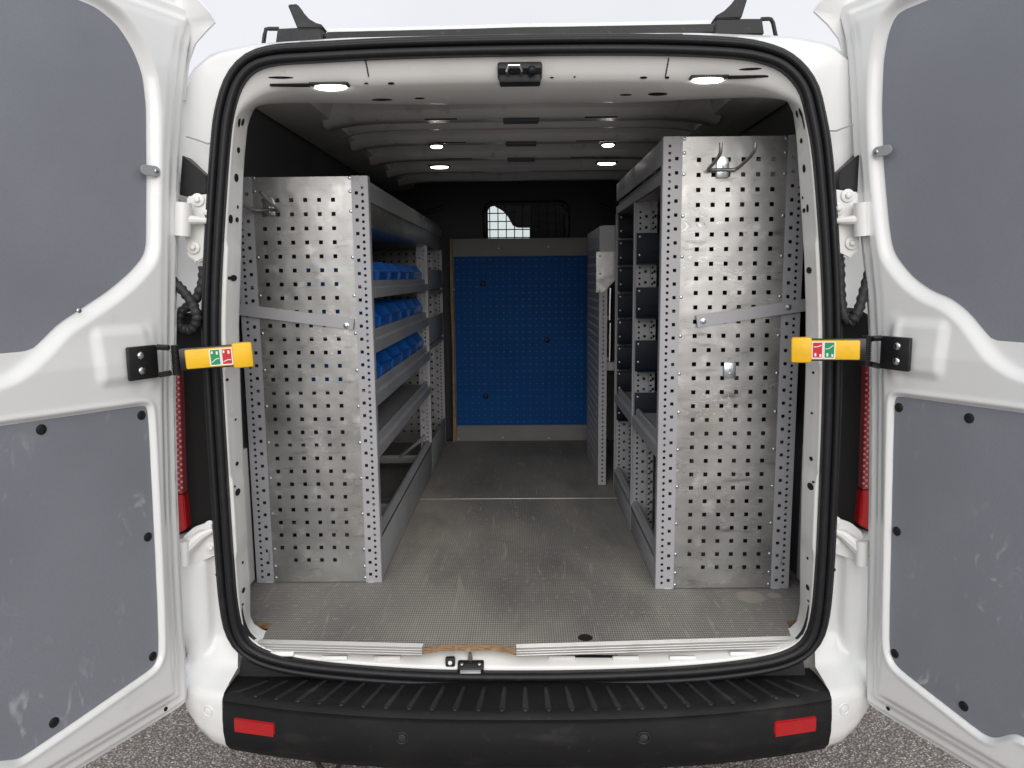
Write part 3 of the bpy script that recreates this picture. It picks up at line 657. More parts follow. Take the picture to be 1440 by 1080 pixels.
# ---- roof bar
rb = tag(empty('roof_bar', (0, 2.2, 2.15)), 'black roof crossbar with upright end stops on the van roof', 'roof bar')
YB = 2.14
def rpoly(px, m, name, dep=.05, Y=YB, bev=.003, par=None): return oprism(name, [atY(x, y, Y) for x, y in px], (0, dep, 0), m, par or rb, bev)
rpoly([(458, 44.5), (735, 38), (1004, 33), (1004, 46), (735, 51), (458, 57)], 'black_plastic', 'crossbar', .04)
rpoly([(455, 40.5), (735, 33), (1004, 28), (1004, 37), (735, 42), (455, 48)], 'white_paint', 'wind_deflector', .02, YB+.07)
rpoly([(387, 62), (390, 40), (452, 37), (454, 61)], 'black_plastic', 'bar_foot', .07)
rpoly([(1005, 50), (1006, 26), (1072, 26), (1075, 48)], 'black_plastic', 'bar_foot', .07)
for pts in ([(404, 6), (418, 5), (424, 17), (434, 28), (444, 32), (453, 34), (454, 39), (418, 40)], [(1037, -6), (1052, -4), (1043, 25), (1006, 27), (1006, 22), (1020, 16), (1029, 5)]):
    rpoly(pts, 'black_plastic', 'end_stop', .05, YB-.005)
otube('bar_loop', [atY(x, y, YB+.02) for x, y in ((369, 73), (372, 50), (374, 41), (378, 40.5), (392, 40.5))], .0055, 'black_plastic', rb, 8)
otube('bar_loop', [atY(x, y, YB+.02) for x, y in ((1092, 56), (1087, 32), (1084, 27), (1080, 26.5), (1070, 27))], .0055, 'black_plastic', rb, 8)
otube('end_pin', [atY(452, 51, YB+.02), atY(460, 51, YB+.02)], .005, 'black_metal', rb)
otube('end_pin', [atY(1002, 40, YB+.02), atY(1008, 40, YB+.02)], .005, 'black_metal', rb)
# black trim over the door header
oprism('header_trim', [seal_plane(x, y, .02) for x, y in ((490, 56), (735, 50), (960, 47), (960, 60), (735, 62), (490, 68))], (0, .03, 0), 'black_plastic', van)

# ---- rear doors: pressed pans made as height fields over the door plane
ANG = rad(25)
def make_door(s, outline_px, up_px, low_px, screws, tab, boss, small):
    H = Vector((s*.875, 1.9, 0)); d = Vector((s*math.sin(ANG), -math.cos(ANG), 0)); n = Vector((-s*math.cos(ANG), -math.sin(ANG), 0))
    def D(x, y, w=0):
        r = ray(x, y); t = (H+n*w-CP).dot(n)/r.dot(n); p = CP+r*t; return ((p-H).dot(d), p.z)
    def Wp(u, z, w): return H + d*u + n*w + Vector((0, 0, z))
    UE = .80; ZT = 2.23
    outl = [D(*p, -.034) for p in outline_px]                    # hinge side, top to bottom
    outl = [(outl[0][0]+.012, ZT)] + outl
    poly = outl + [(UE, outl[-1][1]), (UE, ZT)]
    up = [D(*p, -.016) for p in up_px]; low = [D(*p, .002) for p in low_px]
    up = up + [(UE-.12, up[-1][1]-.04), (UE-.09, up[-1][1]), (UE-.09, 2.10), (UE-.13, 2.165)]
    low = low + [(UE-.10, low[-1][1]-.01), (UE-.08, low[-1][1]+.02), (UE-.08, 1.23), (UE-.10, 1.248)]
    up = [(u, min(z, 2.165)) for u, z in up]
    def smoothp(P, it=2):
        for _ in range(it):
            Q = []
            for i in range(len(P)):
                a, b = P[i], P[(i+1) % len(P)]
                l = math.hypot(b[0]-a[0], b[1]-a[1]); c = min(.25, .012/max(l, 1e-6))
                Q += [(a[0]+(b[0]-a[0])*c, a[1]+(b[1]-a[1])*c), (b[0]-(b[0]-a[0])*c, b[1]-(b[1]-a[1])*c)]
            P = Q
        return P
    poly, up, low = smoothp(poly), smoothp(up), smoothp(low)
    def sdf(P, X, Z, need_near=False):
        P = np.array(P); best = np.full(X.shape, 9.); ins = np.zeros(X.shape, bool); NX = np.zeros(X.shape); NZ = np.zeros(X.shape)
        for i in range(len(P)):
            a, b = P[i], P[(i+1) % len(P)]; e = b-a
            t = np.clip(((X-a[0])*e[0]+(Z-a[1])*e[1])/max(1e-12, e@e), 0, 1); qx, qz = a[0]+t*e[0], a[1]+t*e[1]
            dd = np.hypot(X-qx, Z-qz); k = dd < best; best = np.where(k, dd, best); NX = np.where(k, qx, NX); NZ = np.where(k, qz, NZ)
            c = (a[1] > Z) != (b[1] > Z)
            with np.errstate(divide='ignore', invalid='ignore'): xi = (b[0]-a[0])*(Z-a[1])/(b[1]-a[1])+a[0]
            ins ^= c & (X < xi)
        return np.where(ins, best, -best), NX, NZ
    ss = lambda a, b, x: (lambda t: t*t*(3-2*t))(np.clip((x-a)/(b-a), 0, 1))
    g = .0045; us = np.arange(-.16, UE+.001, g); zs = np.arange(.36, ZT+.006, g)
    X, Z = np.meshgrid(us, zs); sd_, NX, NZ = sdf(poly, X, Z)
    near = np.abs(sd_) < g*.72; X = np.where(near, NX, X); Z = np.where(near, NZ, Z); sd_ = np.where(near, 0, sd_)
    keep = sd_ >= -1e-9
    su = sdf(up, X, Z)[0]; sl = sdf(low, X, Z)[0]
    W = -.034+.022*ss(.010, .024, sd_)+.0*X
    W += .012*ss(.040, .058, sd_)
    W += .010*ss(.062, .082, sd_)*np.clip(ss(1.42, 1.30, Z)+.25, 0, 1)
    W -= .020*ss(-.030, -.006, su)*np.where(Z > 1.2, 1, 0)
    W -= .010*ss(-.010, -.001, sl); W += .003*np.exp(-((sl+.012)/.006)**2)
    W += .0022*np.exp(-((su+.012)/.010)**2)
    bu, bz = D(*boss, .02)
    W += .010*ss(.030, .0, np.hypot(np.maximum(np.abs(X-bu)-.05, 0), np.maximum(np.abs(Z-bz)-.045, 0)))
    W += .006*ss(.03, .0, np.abs(sd_-.11))*ss(1.25, 1.3, Z)*ss(1.45, 1.38, Z)
    idx = np.full(X.shape, -1); V = []; 
    idx[keep] = np.arange(keep.sum())
    for u, z, w_ in zip(X[keep], Z[keep], W[keep]): V.append(Wp(u, z, w_))
    F = []
    ok = keep[:-1, :-1] & keep[1:, :-1] & keep[:-1, 1:] & keep[1:, 1:]
    for i, j in zip(*np.nonzero(ok)): F.append((idx[i, j], idx[i, j+1], idx[i+1, j+1], idx[i+1, j]))
    t3 = []
    cnt = keep[:-1, :-1].astype(int)+keep[1:, :-1]+keep[:-1, 1:]+keep[1:, 1:]
    for i, j in zip(*np.nonzero(cnt == 3)):
        F.append(tuple(idx[a, b] for a, b in ((i, j), (i, j+1), (i+1, j+1), (i+1, j)) if idx[a, b] >= 0))
    me = bpy.data.meshes.new('rear_door'); me.from_pydata([tuple(v) for v in V], [], [tuple(int(k) for k in f) for f in F])
    bm = bmesh.new(); bm.from_mesh(me)
    # back edge and outer skin
    be = [e for e in bm.edges if e.is_boundary]
    r = bmesh.ops.extrude_edge_only(bm, edges=be); nv = [v for v in r['geom'] if isinstance(v, bmesh.types.BMVert)]
    off = H + n*(-.050)
    for v in nv: v.co += n*((off-v.co).dot(n))
    bmesh.ops.contextual_create(bm, geom=[e for e in bm.edges if e.is_boundary])
    bpy.data.meshes.remove(me)
    bmesh.ops.remove_doubles(bm, verts=bm.verts, dist=1e-5)
    door = finish('rear_door', bm, 'white_paint', van, 60)
    door['label'] = 'white rear door on the side of the ' + ('low' if s < 0 else 'tall') + ' rack'
    # ear of the outer skin that turns over the roof shoulder
    ear = [((258, 142), (259, 140)), ((262, 103), (267, 88)), ((257, 75), (276, 62)), ((252, 55), (290, 46)), ((247, 30), (304, 32)), ((243, 12), (298, 19)), ((240, -8), (277, -4)), ((236, -40), (250, -30))] if s < 0 else \
          [((1194, 140), (1192.5, 138)), ((1192, 103), (1187, 86)), ((1193, 75), (1178, 56)), ((1196, 55), (1163, 36)), ((1199, 30), (1143, 17)), ((1202, 12), (1147, 8)), ((1206, -8), (1165, -12)), ((1210, -40), (1196, -34))]
    bm = bmesh.new(); R = []
    for (ax, ay), (bx, by) in ear:
        k_ = min(1, abs(bx-ax)/56); ua, za_ = D(ax, ay, -.040); wb = -.040+.11*k_; ub, zb_ = D(bx, by, wb)
        row = []
        for i in range(9):
            t = i/8; sag = math.sin(math.pi*t)*.018*k_
            row.append(bm.verts.new(Wp(ua+(ub-ua)*t - sag*.4, za_+(zb_-za_)*t, -.040+(wb+.040)*(t**1.5) - sag)))
        R.append(row)
    for A, B in zip(R, R[1:]):
        for i in range(8): bm.faces.new((A[i], A[i+1], B[i+1], B[i]))
    bmesh.ops.subdivide_edges(bm, edges=bm.edges[:], cuts=1, use_grid_fill=True, smooth=.6)
    bmesh.ops.recalc_face_normals(bm, faces=bm.faces); bmesh.ops.solidify(bm, geom=bm.faces[:], thickness=.005)
    finish('roof_ear', bm, 'white_paint', door, 60)
    def ply(name, P, w0):
        bm = bmesh.new(); prism(bm, [Wp(u, z, w0) for u, z in P], n*.003); return finish(name, bm, 'door_ply', door, 0)
    base = .010
    # ply faces set just proud of their recess floors
    ply('upper_panel', up, -.034+.022+.012+.0025-.020-.0010); ply('lower_panel', low, -.034+.022+.012+.010-.010-.0010)
    wl = .0025
    for x, y in screws:
        u, z = D(x, y, wl); c = Wp(u, z, wl-.0005)
        odome('screw_cap', c, n, .0115, .0035, 'rubber', door, 16)
    # turn button holding the upper panel
    (x0, y0), (x1, y1) = tab; ua, za = D(x0, y0, .0); ub, zb = D(x1, y1, .0); dirv = Vector((ub-ua, zb-za)).normalized(); pr = []
    for k in range(9): a = rad(90+180*k/8); pr.append((ua+.0+.0125*(dirv.x*math.cos(a)-dirv.y*math.sin(a)), za+.0125*(dirv.y*math.cos(a)+dirv.x*math.sin(a))))
    for k in range(9): a = rad(-90+180*k/8); pr.append((ub+.0125*(dirv.x*math.cos(a)-dirv.y*math.sin(a)), zb+.0125*(dirv.y*math.cos(a)+dirv.x*math.sin(a))))
    oprism('turn_button', [Wp(u, z, .0005) for u, z in pr], n*.004, 'tab_grey', door, .001)
    k = 1 if s < 0 else 0
    odome('screw', Wp((ub if s < 0 else ua), (zb if s < 0 else za), .0045), n, .006, .003, 'zinc', door, 12)
    if small: u, z = D(*small); odome('screw', Wp(u, z, .0), n, .006, .003, 'zinc', door)
    return door, D, Wp, n, d
L_out = [(276, 40), (266, 75), (262, 105), (257, 150), (252, 230), (250, 300), (249, 400), (248, 480), (247, 560), (250, 700), (255, 820), (261, 930), (263, 975), (261, 987), (252, 994), (232, 1007)]
R_out = [(1176, 20), (1188, 60), (1192, 100), (1195, 150), (1199, 220), (1203, 280), (1212, 350), (1219, 420), (1222, 480), (1223, 560), (1222, 700), (1220, 820), (1218, 930), (1217, 975), (1219, 987), (1227, 994), (1247, 1007)]
L_up = [(135, 10), (165, 35), (187, 70), (200, 105), (205, 150), (205.5, 250), (205, 345), (200, 362), (180, 385), (150, 410), (115, 433), (80, 456), (50, 487), (20, 512), (0, 524)]
R_up = [(1262, 18), (1250, 45), (1243, 85), (1240.5, 150), (1243, 230), (1250, 310), (1255, 345), (1262, 362), (1285, 390), (1310, 408), (1340, 420), (1365, 440), (1385, 465), (1410, 495), (1440, 515)]
L_low = [(203, 570), (207, 575), (209, 600), (213, 680), (218, 780), (221.5, 860), (223, 915), (220, 930), (212, 941), (100, 1018), (32, 1064), (22, 1068), (8, 1069), (-8, 1071)]
R_low = [(1262, 557), (1258.5, 562), (1257.5, 590), (1256, 650), (1253, 780), (1251, 880), (1251, 908), (1254, 925), (1263, 939), (1310, 976), (1372, 1024), (1388, 1035), (1402, 1038), (1425, 1031), (1440, 1036), (1452, 1044)]
dl = make_door(-1, L_out, L_up, L_low, [(58, 604), (199, 584), (208, 755), (215, 923), (76, 1016)], ((203, 239), (218, 241)), (178, 500), (111, 437))
dr = make_door(1, R_out, R_up, R_low, [(1264, 573), (1363, 588), (1261, 747), (1258, 919), (1355, 993)], ((1234, 214), (1249, 211)), (1285, 490), None)

bpy.context.view_layer.update()
for dd, px in ((dl, (233, 997)), (dr, (1249, 996))):
    dv = ray(*px).normalized(); h_ = bvh(dd[0]).ray_cast(CP, dv)
    if h_[0] is not None:
        nv_ = h_[1] if h_[1].dot(dv) < 0 else -h_[1]; odome('drain_plug', h_[0], nv_, .006, .0015, 'black_void', dd[0])
# ---- yellow door checks
for s, dd in ((-1, dl), (1, dr)):
    door, D, Wp, n, d = dd
    ctr = (200, 510) if s < 0 else (1260, 497)
    u, z = D(*ctr, .03); hh = .042
    M = Matrix((d, n, Vector((0, 0, 1)))).transposed()
    ck = obox('door_check', Wp(u, z, .031), (.080, .012, .080), 'black_metal', van, M, .004)
    for dz in (-.018, .018): odome('bolt', Wp(u+.008, z+dz, .037), n, .0095, .005, 'chrome', ck, 12)
    a = Wp(u-.040, z, .036); b = atY(268 if s < 0 else 1202, 505 if s < 0 else 492, 1.80)
    for dz in (-.034, .034): otube('knuckle', [a+Vector((0, 0, dz)), a.lerp(b, .35)+Vector((0, 0, dz*.9))], .007, 'black_metal', ck, 8)
    mid = a.lerp(b, .55)
    bm = bmesh.new(); tube(bm, [mid+Vector((0, 0, -.036+.0012*i)) for i in range(61)], [.012 if i % 4 < 2 else .009 for i in range(61)], 12); finish('spring', bm, 'black_metal', ck)
    e = atY(354 if s < 0 else 1114, 498 if s < 0 else 492, 1.845)
    X_ = (e-b).normalized(); Z_ = Vector((0, 0, 1)); Y_ = Z_.cross(X_).normalized(); Z_ = X_.cross(Y_)
    if Y_.y > 0: Y_ = -Y_
    A = Matrix((X_, Y_, Z_)).transposed(); Ln = (e-b).length
    def pt(t, f, h): return b+X_*(Ln*t)+Y_*f+Z_*h
    def abox(name, t0, t1, f0, f1, h0, h1, m, par, bev=.003): return obox(name, pt((t0+t1)/2, (f0+f1)/2, (h0+h1)/2), (Ln*(t1-t0), f1-f0, h1-h0), m, par, A, bev)
    abox('check_link', -.18, .85, -.016, .002, -.027, .027, 'black_metal', ck, .003)
    h_ = .0235
    abox('check_arm', -.08, .70, 0, .010, -h_, h_, 'yellow', ck, .004)
    abox('check_end', .68, 1.02, -.012, .014, -.031, .031, 'yellow', ck, .006)
    for i, m in enumerate(('label_green', 'label_red')):
        t0 = .31+i*.19; lb = abox('label_border', t0, t0+.185, .0102, .0108, -.0205, .0205, 'label_white', ck, 0)
        abox('pictogram', t0+.018, t0+.167, .0108, .0113, -.0175, .0185, m, lb, 0)
        up_ = 1 if s < 0 else -1
        abox('symbol', t0+.03, t0+.06, .0113, .0116, up_*.0095 if up_ > 0 else -.0155, up_*.0155 if up_ > 0 else -.0095, 'label_white', lb, 0)
        abox('symbol', t0+.11, t0+.14, .0113, .0116, min(up_*.007, up_*.0145), max(up_*.007, up_*.0145), 'label_white', lb, 0)
        q = [pt(t0+a_, .0116, up_*h2) for a_, h2 in ((.03, -.012), (.10, -.004 if i == 0 else -.008), (.155, -.003 if i == 0 else -.008))]
        otube('symbol', q, .0011, 'label_white', lb, 6)

# ---- bulkhead with grilled window, and what stands in the cab
bkY = 4.57
hole = []
wx0, wx1, wz0, wz1 = atY(683, 334, bkY).x, atY(798, 334, bkY).x, atY(740, 345, bkY).z, atY(740, 286, bkY).z
def rrect(x0, x1, z0, z1, r, n=6):
    o = []
    for cx, cz, a0 in ((x1-r, z1-r, 0), (x0+r, z1-r, 90), (x0+r, z0+r, 180), (x1-r, z0+r, 270)):
        for k in range(n+1): a = rad(a0+90*k/n); o.append((cx+r*math.cos(a), cz+r*math.sin(a)))
    return o
inn = rrect(wx0, wx1, wz0, wz1, .05); outr = rrect(-.93, .93, .48, 2.14, .05)
bm = bmesh.new()
A = [bm.verts.new((x, bkY, z)) for x, z in inn]; B = [bm.verts.new((x, bkY, z)) for x, z in outr]
for i in range(len(A)): j = (i+1) % len(A); bm.faces.new((A[i], A[j], B[j], B[i]))
bmesh.ops.recalc_face_normals(bm, faces=bm.faces); bmesh.ops.solidify(bm, geom=bm.faces[:], thickness=.012)
bulk = finish('bulkhead', bm, 'bulkhead_dark', van, 30)
bm = bmesh.new(); tube(bm, [Vector((x, bkY-.01, z)) for x, z in inn+inn[:1]], .016, 8, False); finish('window_rubber', bm, 'rubber', bulk)
kx, kz = 10, 5
for i in range(kx): x = wx0+(wx1-wx0)*(i+.55)/kx; otube('grille_bar', [(x, bkY-.03, wz0-.01), (x, bkY-.03, wz1+.01)], .0032, 'black_metal', bulk, 6)
for i in range(kz): z = wz1-.012-i*.047; otube('grille_bar', [(wx0-.01, bkY-.036, z), (wx1+.01, bkY-.036, z)], .0032, 'black_metal', bulk, 6)
for s in (-1, 1):
    bm = bmesh.new(); tube(bm, spline([Vector((s*x, bkY-.008, z)) for x, z in ((.46, 1.95), (.55, 1.92), (.65, 1.93), (.74, 1.98))], 6), .014, 8); finish('pressed_bead', bm, 'bulkhead_dark', bulk)
oprism('sun_visor', [atY(x, y, 5.12) for x, y in ((690, 282), (697, 291), (708, 296), (715, 304), (721, 317), (728, 320), (748, 320), (752, 282))], (0, .03, 0), 'cab_black', van, .004)
oprism('cab_headrest', [atY(x, y, 4.82) for x, y in ((745, 355), (745, 322), (746, 300), (752, 284), (772, 276), (800, 276), (810, 300), (806, 355))], (0, .10, 0), 'cab_black', van, .01)

# ================================================================== partition board with blue pegboard
pb = tag(empty('partition_board', (0, 4.5, FZ)), 'grey board against the bulkhead carrying a blue perforated tool panel', 'partition')
PY = 4.49
za = atY(735, 335, PY).z
b0 = bb('backing_board', -.42, .86, PY, PY+.018, FZ+.001, za, 'board_grey', pb, .001)
we = atY(633, 337, PY-.03).x
oprism('raw_edge', [(we-.003, PY-.035, za+.002), (we+.010, PY-.035, za-.002), (we+.014, PY-.035, 1.35), (we+.010, PY-.035, 1.0), (we+.014, PY-.035, .6), (we+.006, PY-.035, FZ+.002), (we-.008, PY-.035, FZ+.002), (we-.004, PY-.035, .7), (we+.0, PY-.035, 1.1), (we-.005, PY-.035, 1.4)], (0, .035, 0), 'wood_edge', pb, .001)
q0, q1 = atY(638, 361, PY-.012), atY(828, 597, PY-.012); q1.x = max(q1.x, .45)
nx_ = int((q1.x-q0.x)/.038); pu = (q1.x-q0.x)/nx_; nz_ = int((q0.z-q1.z)/.038); pz = (q0.z-q1.z)/nz_
perf('pegboard', lambda u, z: Vector((u, PY-.012, z)), [(q0.x, q1.x, 'sq', pz, .0065, q1.z+pz/2, nz_, nx_)], q1.z, q0.z, 'peg_blue', pb, .006)
for x, y in ((679, 399), (769, 478), (683, 557)): odome('knob', atY(x, y, PY-.014), (0, -1, 0), .016, .008, 'rubber', pb, 14)
for x, y in ((635, 350), (701, 349), (771, 347), (638, 407), (639, 464), (645, 617), (707, 615), (772, 616)): odome('screw', atY(x, y, PY-.001), (0, -1, 0), .005, .003, 'zinc', pb)

# ================================================================== racks
def riv(parent, pts):
    src = None
    for p in pts:
        if src is None: src = odome('rivet', (0, 0, 0), (0, -1, 0), .0052, .0032, 'zinc', None, 8); src.parent = parent; base = -Vector(parent.location); src.location = base+Vector(p); first = p
        else: share('rivet', src, Vector(p)-Vector(first), parent)
def post(parent, u_in, u_out, Y, z0, z1, sq_first=True, m='post_grey', aisle=1, depth=.03, name='post'):
    """angle post: perforated face towards the doors, plain return. u_in: edge with round holes, u_out: edge with square holes"""
    n_sq = int((z1-z0-.02)/.0405); n_r = int((z1-z0-.02)/.0203)
    um = u_in+(u_out-u_in)*.52
    e1 = u_in+(u_out-u_in)*.14; e2 = u_out-(u_out-u_in)*.12
    st = [(u_in, e1, None), (e1, um, 'rd', .0203, .0092, z0+.02, n_r, 1), (um, e2, 'sq', .0405, .0100, z0+.028, n_sq, 1), (e2, u_out, None)]
    st = [tuple([min(s[0], s[1]), max(s[0], s[1])]+list(s[2:])) for s in st]
    p = perf(name, lambda u, z: Vector((u, Y, z)), st, z0, z1, m, parent, .002)
    bb('return_flange', u_in-.0012, u_in+.0012, Y+.002, Y+depth, z0, z1, m, p, 0)
    return p
def lip(parent, x, y0, y1, z0, z1, name='shelf_lip', s=1, m='shelf_grey'):
    """folded shelf front: vertical face with a sloping top fold, s = side the shelf lies on"""
    h = z1-z0
    pr = [(x, z0), (x, z0+h*.55), (x+s*.012, z0+h*.62), (x+s*.014, z0+h*.95), (x+s*.022, z1), (x+s*.03, z1-.004), (x+s*.018, z0+h*.5), (x+s*.006, z0+.002)]
    return oprism(name, [(a, y0, b) for a, b in pr], (0, y1-y0, 0), m, parent, 0, 20)
def tray(parent, x0, x1, y0, y1, z): return bb('shelf', x0, x1, y0, y1, z, z+.003, 'shelf_grey', parent, 0)

# ---------------- low rack
LX0, LX1, LY = -.876, -.467, 2.345; LT = atY(512, 247, LY).z
lr = tag(empty('van_rack', (-.66, 3.4, FZ)), 'lower aluminium shelf rack holding the blue plastic bins', 'rack')
post(lr, LX1, LX1-.050, LY, FZ+.001, LT); post(lr, LX0, LX0+.056, LY, FZ+.001, LT)
pu0, pu1 = LX0+.052, LX1-.046
ztop, zbot = atY(440, 281, LY).z, atY(440, 788, LY).z; pz = (ztop-zbot)/27
c0, c5 = atY(369.5, 281, LY).x, atY(467, 281, LY).x; c0b, c5b = atY(398, 788, LY).x, atY(490, 788, LY).x
c0, c5 = (c0+c0b)/2, (c5+c5b)/2; pc = (c5-c0)/5
perf('end_panel', lambda u, z: Vector((u, LY+.003, z)), [(pu0, c0-pc/2, None), (c0-pc/2, c5+pc/2, 'sq', pz, .0122, zbot, 28, 6, ((0, 0), (5, 0))), (c5+pc/2, pu1, None)], FZ+.003, LT-.001, 'aluminium', lr, .0015)
ry = [250, 269, 297, 362, 416, 469, 521, 572, 623, 673, 723, 773, 797, 813]
riv(lr, [(pu1-.008, LY+.0028, atY(490, y, LY).z) for y in ry] + [(pu0+.010, LY+.0028, atY(370, y, LY).z) for y in ry])
LYm, LYe = 3.76, 4.46
# top gutter and shelves
lip(lr, LX1, LY+.01, LYm-.01, LT-.075, LT-.002, 'top_fascia', -1); bb('top_gutter', LX1-.012, LX1-.006, LY+.01, LYe, LT-.150, LT-.07, 'aluminium', lr)
lip(lr, LX1, LYm+.01, LYe, LT-.075, LT-.002, 'top_fascia', -1)
bb('top_tray', LX0+.02, LX1-.012, LY+.01, LYe, LT-.15, LT-.146, 'aluminium', lr, 0)
bb('top_rim', LX0+.02, LX0+.025, LY+.01, LYe, LT-.15, LT-.01, 'aluminium', lr, 0)
LZ = [(1.470, 1.525), (1.296, 1.366), (1.125, 1.196), (.955, 1.016)]
for z0, z1 in LZ:
    lip(lr, LX1, LY+.012, LYm-.002, z0, z1, 'shelf_lip', -1); tray(lr, LX0+.02, LX1-.02, LY+.012, LYm, z1-.02)
bb('plinth', LX1-.006, LX1, LY+.012, LYm-.002, FZ+.002, .700, 'shelf_grey', lr); bb('plinth', LX1-.007, LX1-.001, LYm+.002, LYe, FZ+.002, .700, 'shelf_grey', lr)
lip(lr, LX1, LY+.012, LYm-.002, .690, .712, 'plinth_cap', -1)
for z0, z1 in ((1.445, 1.545), (1.17, 1.30)):
    bb('shelf_front', LX1-.006, LX1-.001, LYm+.004, LYe, z0+.03, z1+.03, 'shelf_grey', lr); lip(lr, LX1, LYm+.004, LYe, z0, z0+.032, 'shelf_lip', -1); tray(lr, LX0+.02, LX1-.02, LYm, LYe, z0+.01)
for Y in (LYm, LYe-.02):
    post(lr, LX1-.001, LX1-.055, Y, FZ+.002, LT-.15, depth=.025); post(lr, LX0+.01, LX0+.06, Y, FZ+.002, LT-.15, depth=.025)
    if Y > 4: perf('end_panel', lambda u, z: Vector((u, Y+.003, z)), [(LX0+.05, LX1-.05, 'sq', .042, .012, .62, 27, 7)], FZ+.003, LT-.15, 'aluminium', lr, .0015)
bb('back_rail', LX0+.04, LX0+.05, LY, LYe, .62, .66, 'shelf_grey', lr)
for Y in (2.9, LYm-.03): bb('cross_rail', LX0+.02, LX1-.02, Y, Y+.02, .60, .64, 'shelf_grey', lr)
otube('diagonal_stay', [(LX1-.03, LYm-.02, .735), (LX1-.16, LYm-.03, .63)], .009, 'shelf_grey', lr, 6)
def flat_bar(parent, a, b, Y, bolts, hpx=20):
    A, B = atY(*a, Y), atY(*b, Y); X_ = (B-A).normalized(); Z_ = Vector((0, -1, 0)).cross(X_)
    if Z_.z < 0: Z_ = -Z_
    h = hpx/2*Y/FPX
    o = oprism('fixing_bar', [A-Z_*h, B-Z_*h, B+Z_*h, A+Z_*h], (0, .004, 0), 'post_grey', parent, .0008)
    for q in bolts: c = atY(*q, Y-.001); odome('washer', c, (0, -1, 0), .009, .0015, 'zinc', o, 14); odome('bolt', c+Vector((0, -.0015, 0)), (0, -1, 0), .006, .0035, 'zinc', o, 10)
flat_bar(lr, (326, 434), (497, 456), LY-.010, ((487, 458),), 16)

# ---------------- tall rack
RX0, RX1, RY = .417, .836, 2.285; RT = atY(935, 192, RY).z
rr_ = tag(empty('van_rack', (.6, 2.8, FZ)), 'taller aluminium rack with dark case guides beside the aisle', 'rack')
post(rr_, RX0, RX0+.056, RY, FZ+.001, RT); post(rr_, RX1, RX1-.056, RY, FZ+.001, RT)
pu0, pu1 = RX0+.052, RX1-.052
ztop, zbot = atY(1030, 224, RY).z, atY(1030, 798, RY).z; pz = (ztop-zbot)/29
c0 = (atY(984, 224, RY).x+atY(969, 780, RY).x)/2; c5 = (atY(1088.5, 222, RY).x+atY(1067, 780, RY).x)/2; pc = (c5-c0)/5
perf('end_panel', lambda u, z: Vector((u, RY+.003, z)), [(pu0, c0-pc/2, None), (c0-pc/2, c5+pc/2, 'sq', pz, .0126, zbot, 30, 6, ((0, 0),)), (c5+pc/2, pu1, None)], FZ+.003, RT-.001, 'aluminium', rr_, .0015)
ry = [195, 215, 245, 304, 361, 418, 473, 526, 580, 633, 685, 737, 780, 806, 823]
riv(rr_, [(pu0+.009, RY+.0028, atY(955, y, RY).z) for y in ry] + [(pu1-.010, RY+.0028, atY(1100, y-1, RY).z) for y in ry])
RYm, RYe = 2.86, 3.40
for y0, y1 in ((RY+.01, RYm), (RYm+.004, RYe)):
    lip(rr_, RX0, y0, y1, RT-.132, RT-.075, 'shelf_lip', 1, 'shelf_grey'); bb('top_fascia', RX0+.001, RX0+.006, y0, y1, RT-.076, RT-.002, 'shelf_grey', rr_)
    lip(rr_, RX0, y0, y1, .965, 1.03, 'shelf_lip', 1); tray(rr_, RX0+.02, RX1-.02, y0, y1, 1.01)
    bb('plinth', RX0, RX0+.006, y0, y1, FZ+.002, .645, 'shelf_grey', rr_); lip(rr_, RX0, y0, y1, .636, .660, 'plinth_cap', 1)
bb('top_tray', RX0+.012, RX1-.02, RY+.01, RYe, RT-.13, RT-.126, 'aluminium', rr_, 0); bb('top_rim', RX1-.025, RX1-.02, RY+.01, RYe, RT-.13, RT-.01, 'aluminium', rr_, 0)
for Y in (RYm, RYe):
    bb('upright_edge', RX0-.001, RX0+.003, Y-.012, Y+.004, FZ+.002, RT-.13, 'post_grey', rr_, 0)
    post(rr_, RX0+.004, RX0+.064, Y, FZ+.002, RT-.13, depth=.02); post(rr_, RX0+.064, RX0+.086, Y-.002, FZ+.002, RT-.13, depth=.02)
    post(rr_, RX1-.004, RX1-.064, Y, FZ+.002, RT-.13, depth=.02)
bb('back_rail', RX1-.03, RX1-.02, RY, RYe, .62, .66, 'shelf_grey', rr_)
bb('back_sheet', RX1-.012, RX1-.009, RY+.02, RYe, 1.03, RT-.13, 'navy_plate', rr_, 0)
def guide(Y, z0, z1, ledge):
    x0, x1 = RX0+.008, RX1-.06
    pl = bb('case_guide', x0, x1, Y-.010, Y-.006, z0, z1, 'navy_plate', rr_, .001)
    bb('guide_ledge', x0+.004, x1, Y-.05, Y-.010, z0, z0+.004, 'navy_plate', pl, .001)
    for zz in (z0+.30*(z1-z0), z1-.12*(z1-z0)): odome('screw', (x0+.012, Y-.0102, zz), (0, -1, 0), .005, .003, 'zinc', pl)
    bb('guide_slot', x0+.06, x0+.085, Y-.0112, Y-.0100, z0+.36*(z1-z0), z0+.40*(z1-z0), 'black_void', pl, 0)
    bb('guide_clip', x0+.115, x0+.145, Y-.03, Y-.012, z0-.012, z0+.025, 'tab_grey', pl, .003)
for ya, yb in ((328, 372), (404, 447), (478, 521), (551, 600)): guide(RYm-.012, atY(900, yb, RYm).z, atY(900, ya, RYm).z, 1)
ys_ = [302, 338, 376, 413, 449, 486, 521, 557, 592]
for a, b in zip(ys_, ys_[1:]): guide(RYe-.012, atY(875, b-3, RYe).z, atY(875, a, RYe).z, 0)
flat_bar(rr_, (980, 452), (1146, 427), RY-.010, ((989, 452), (1109, 432)), 17)

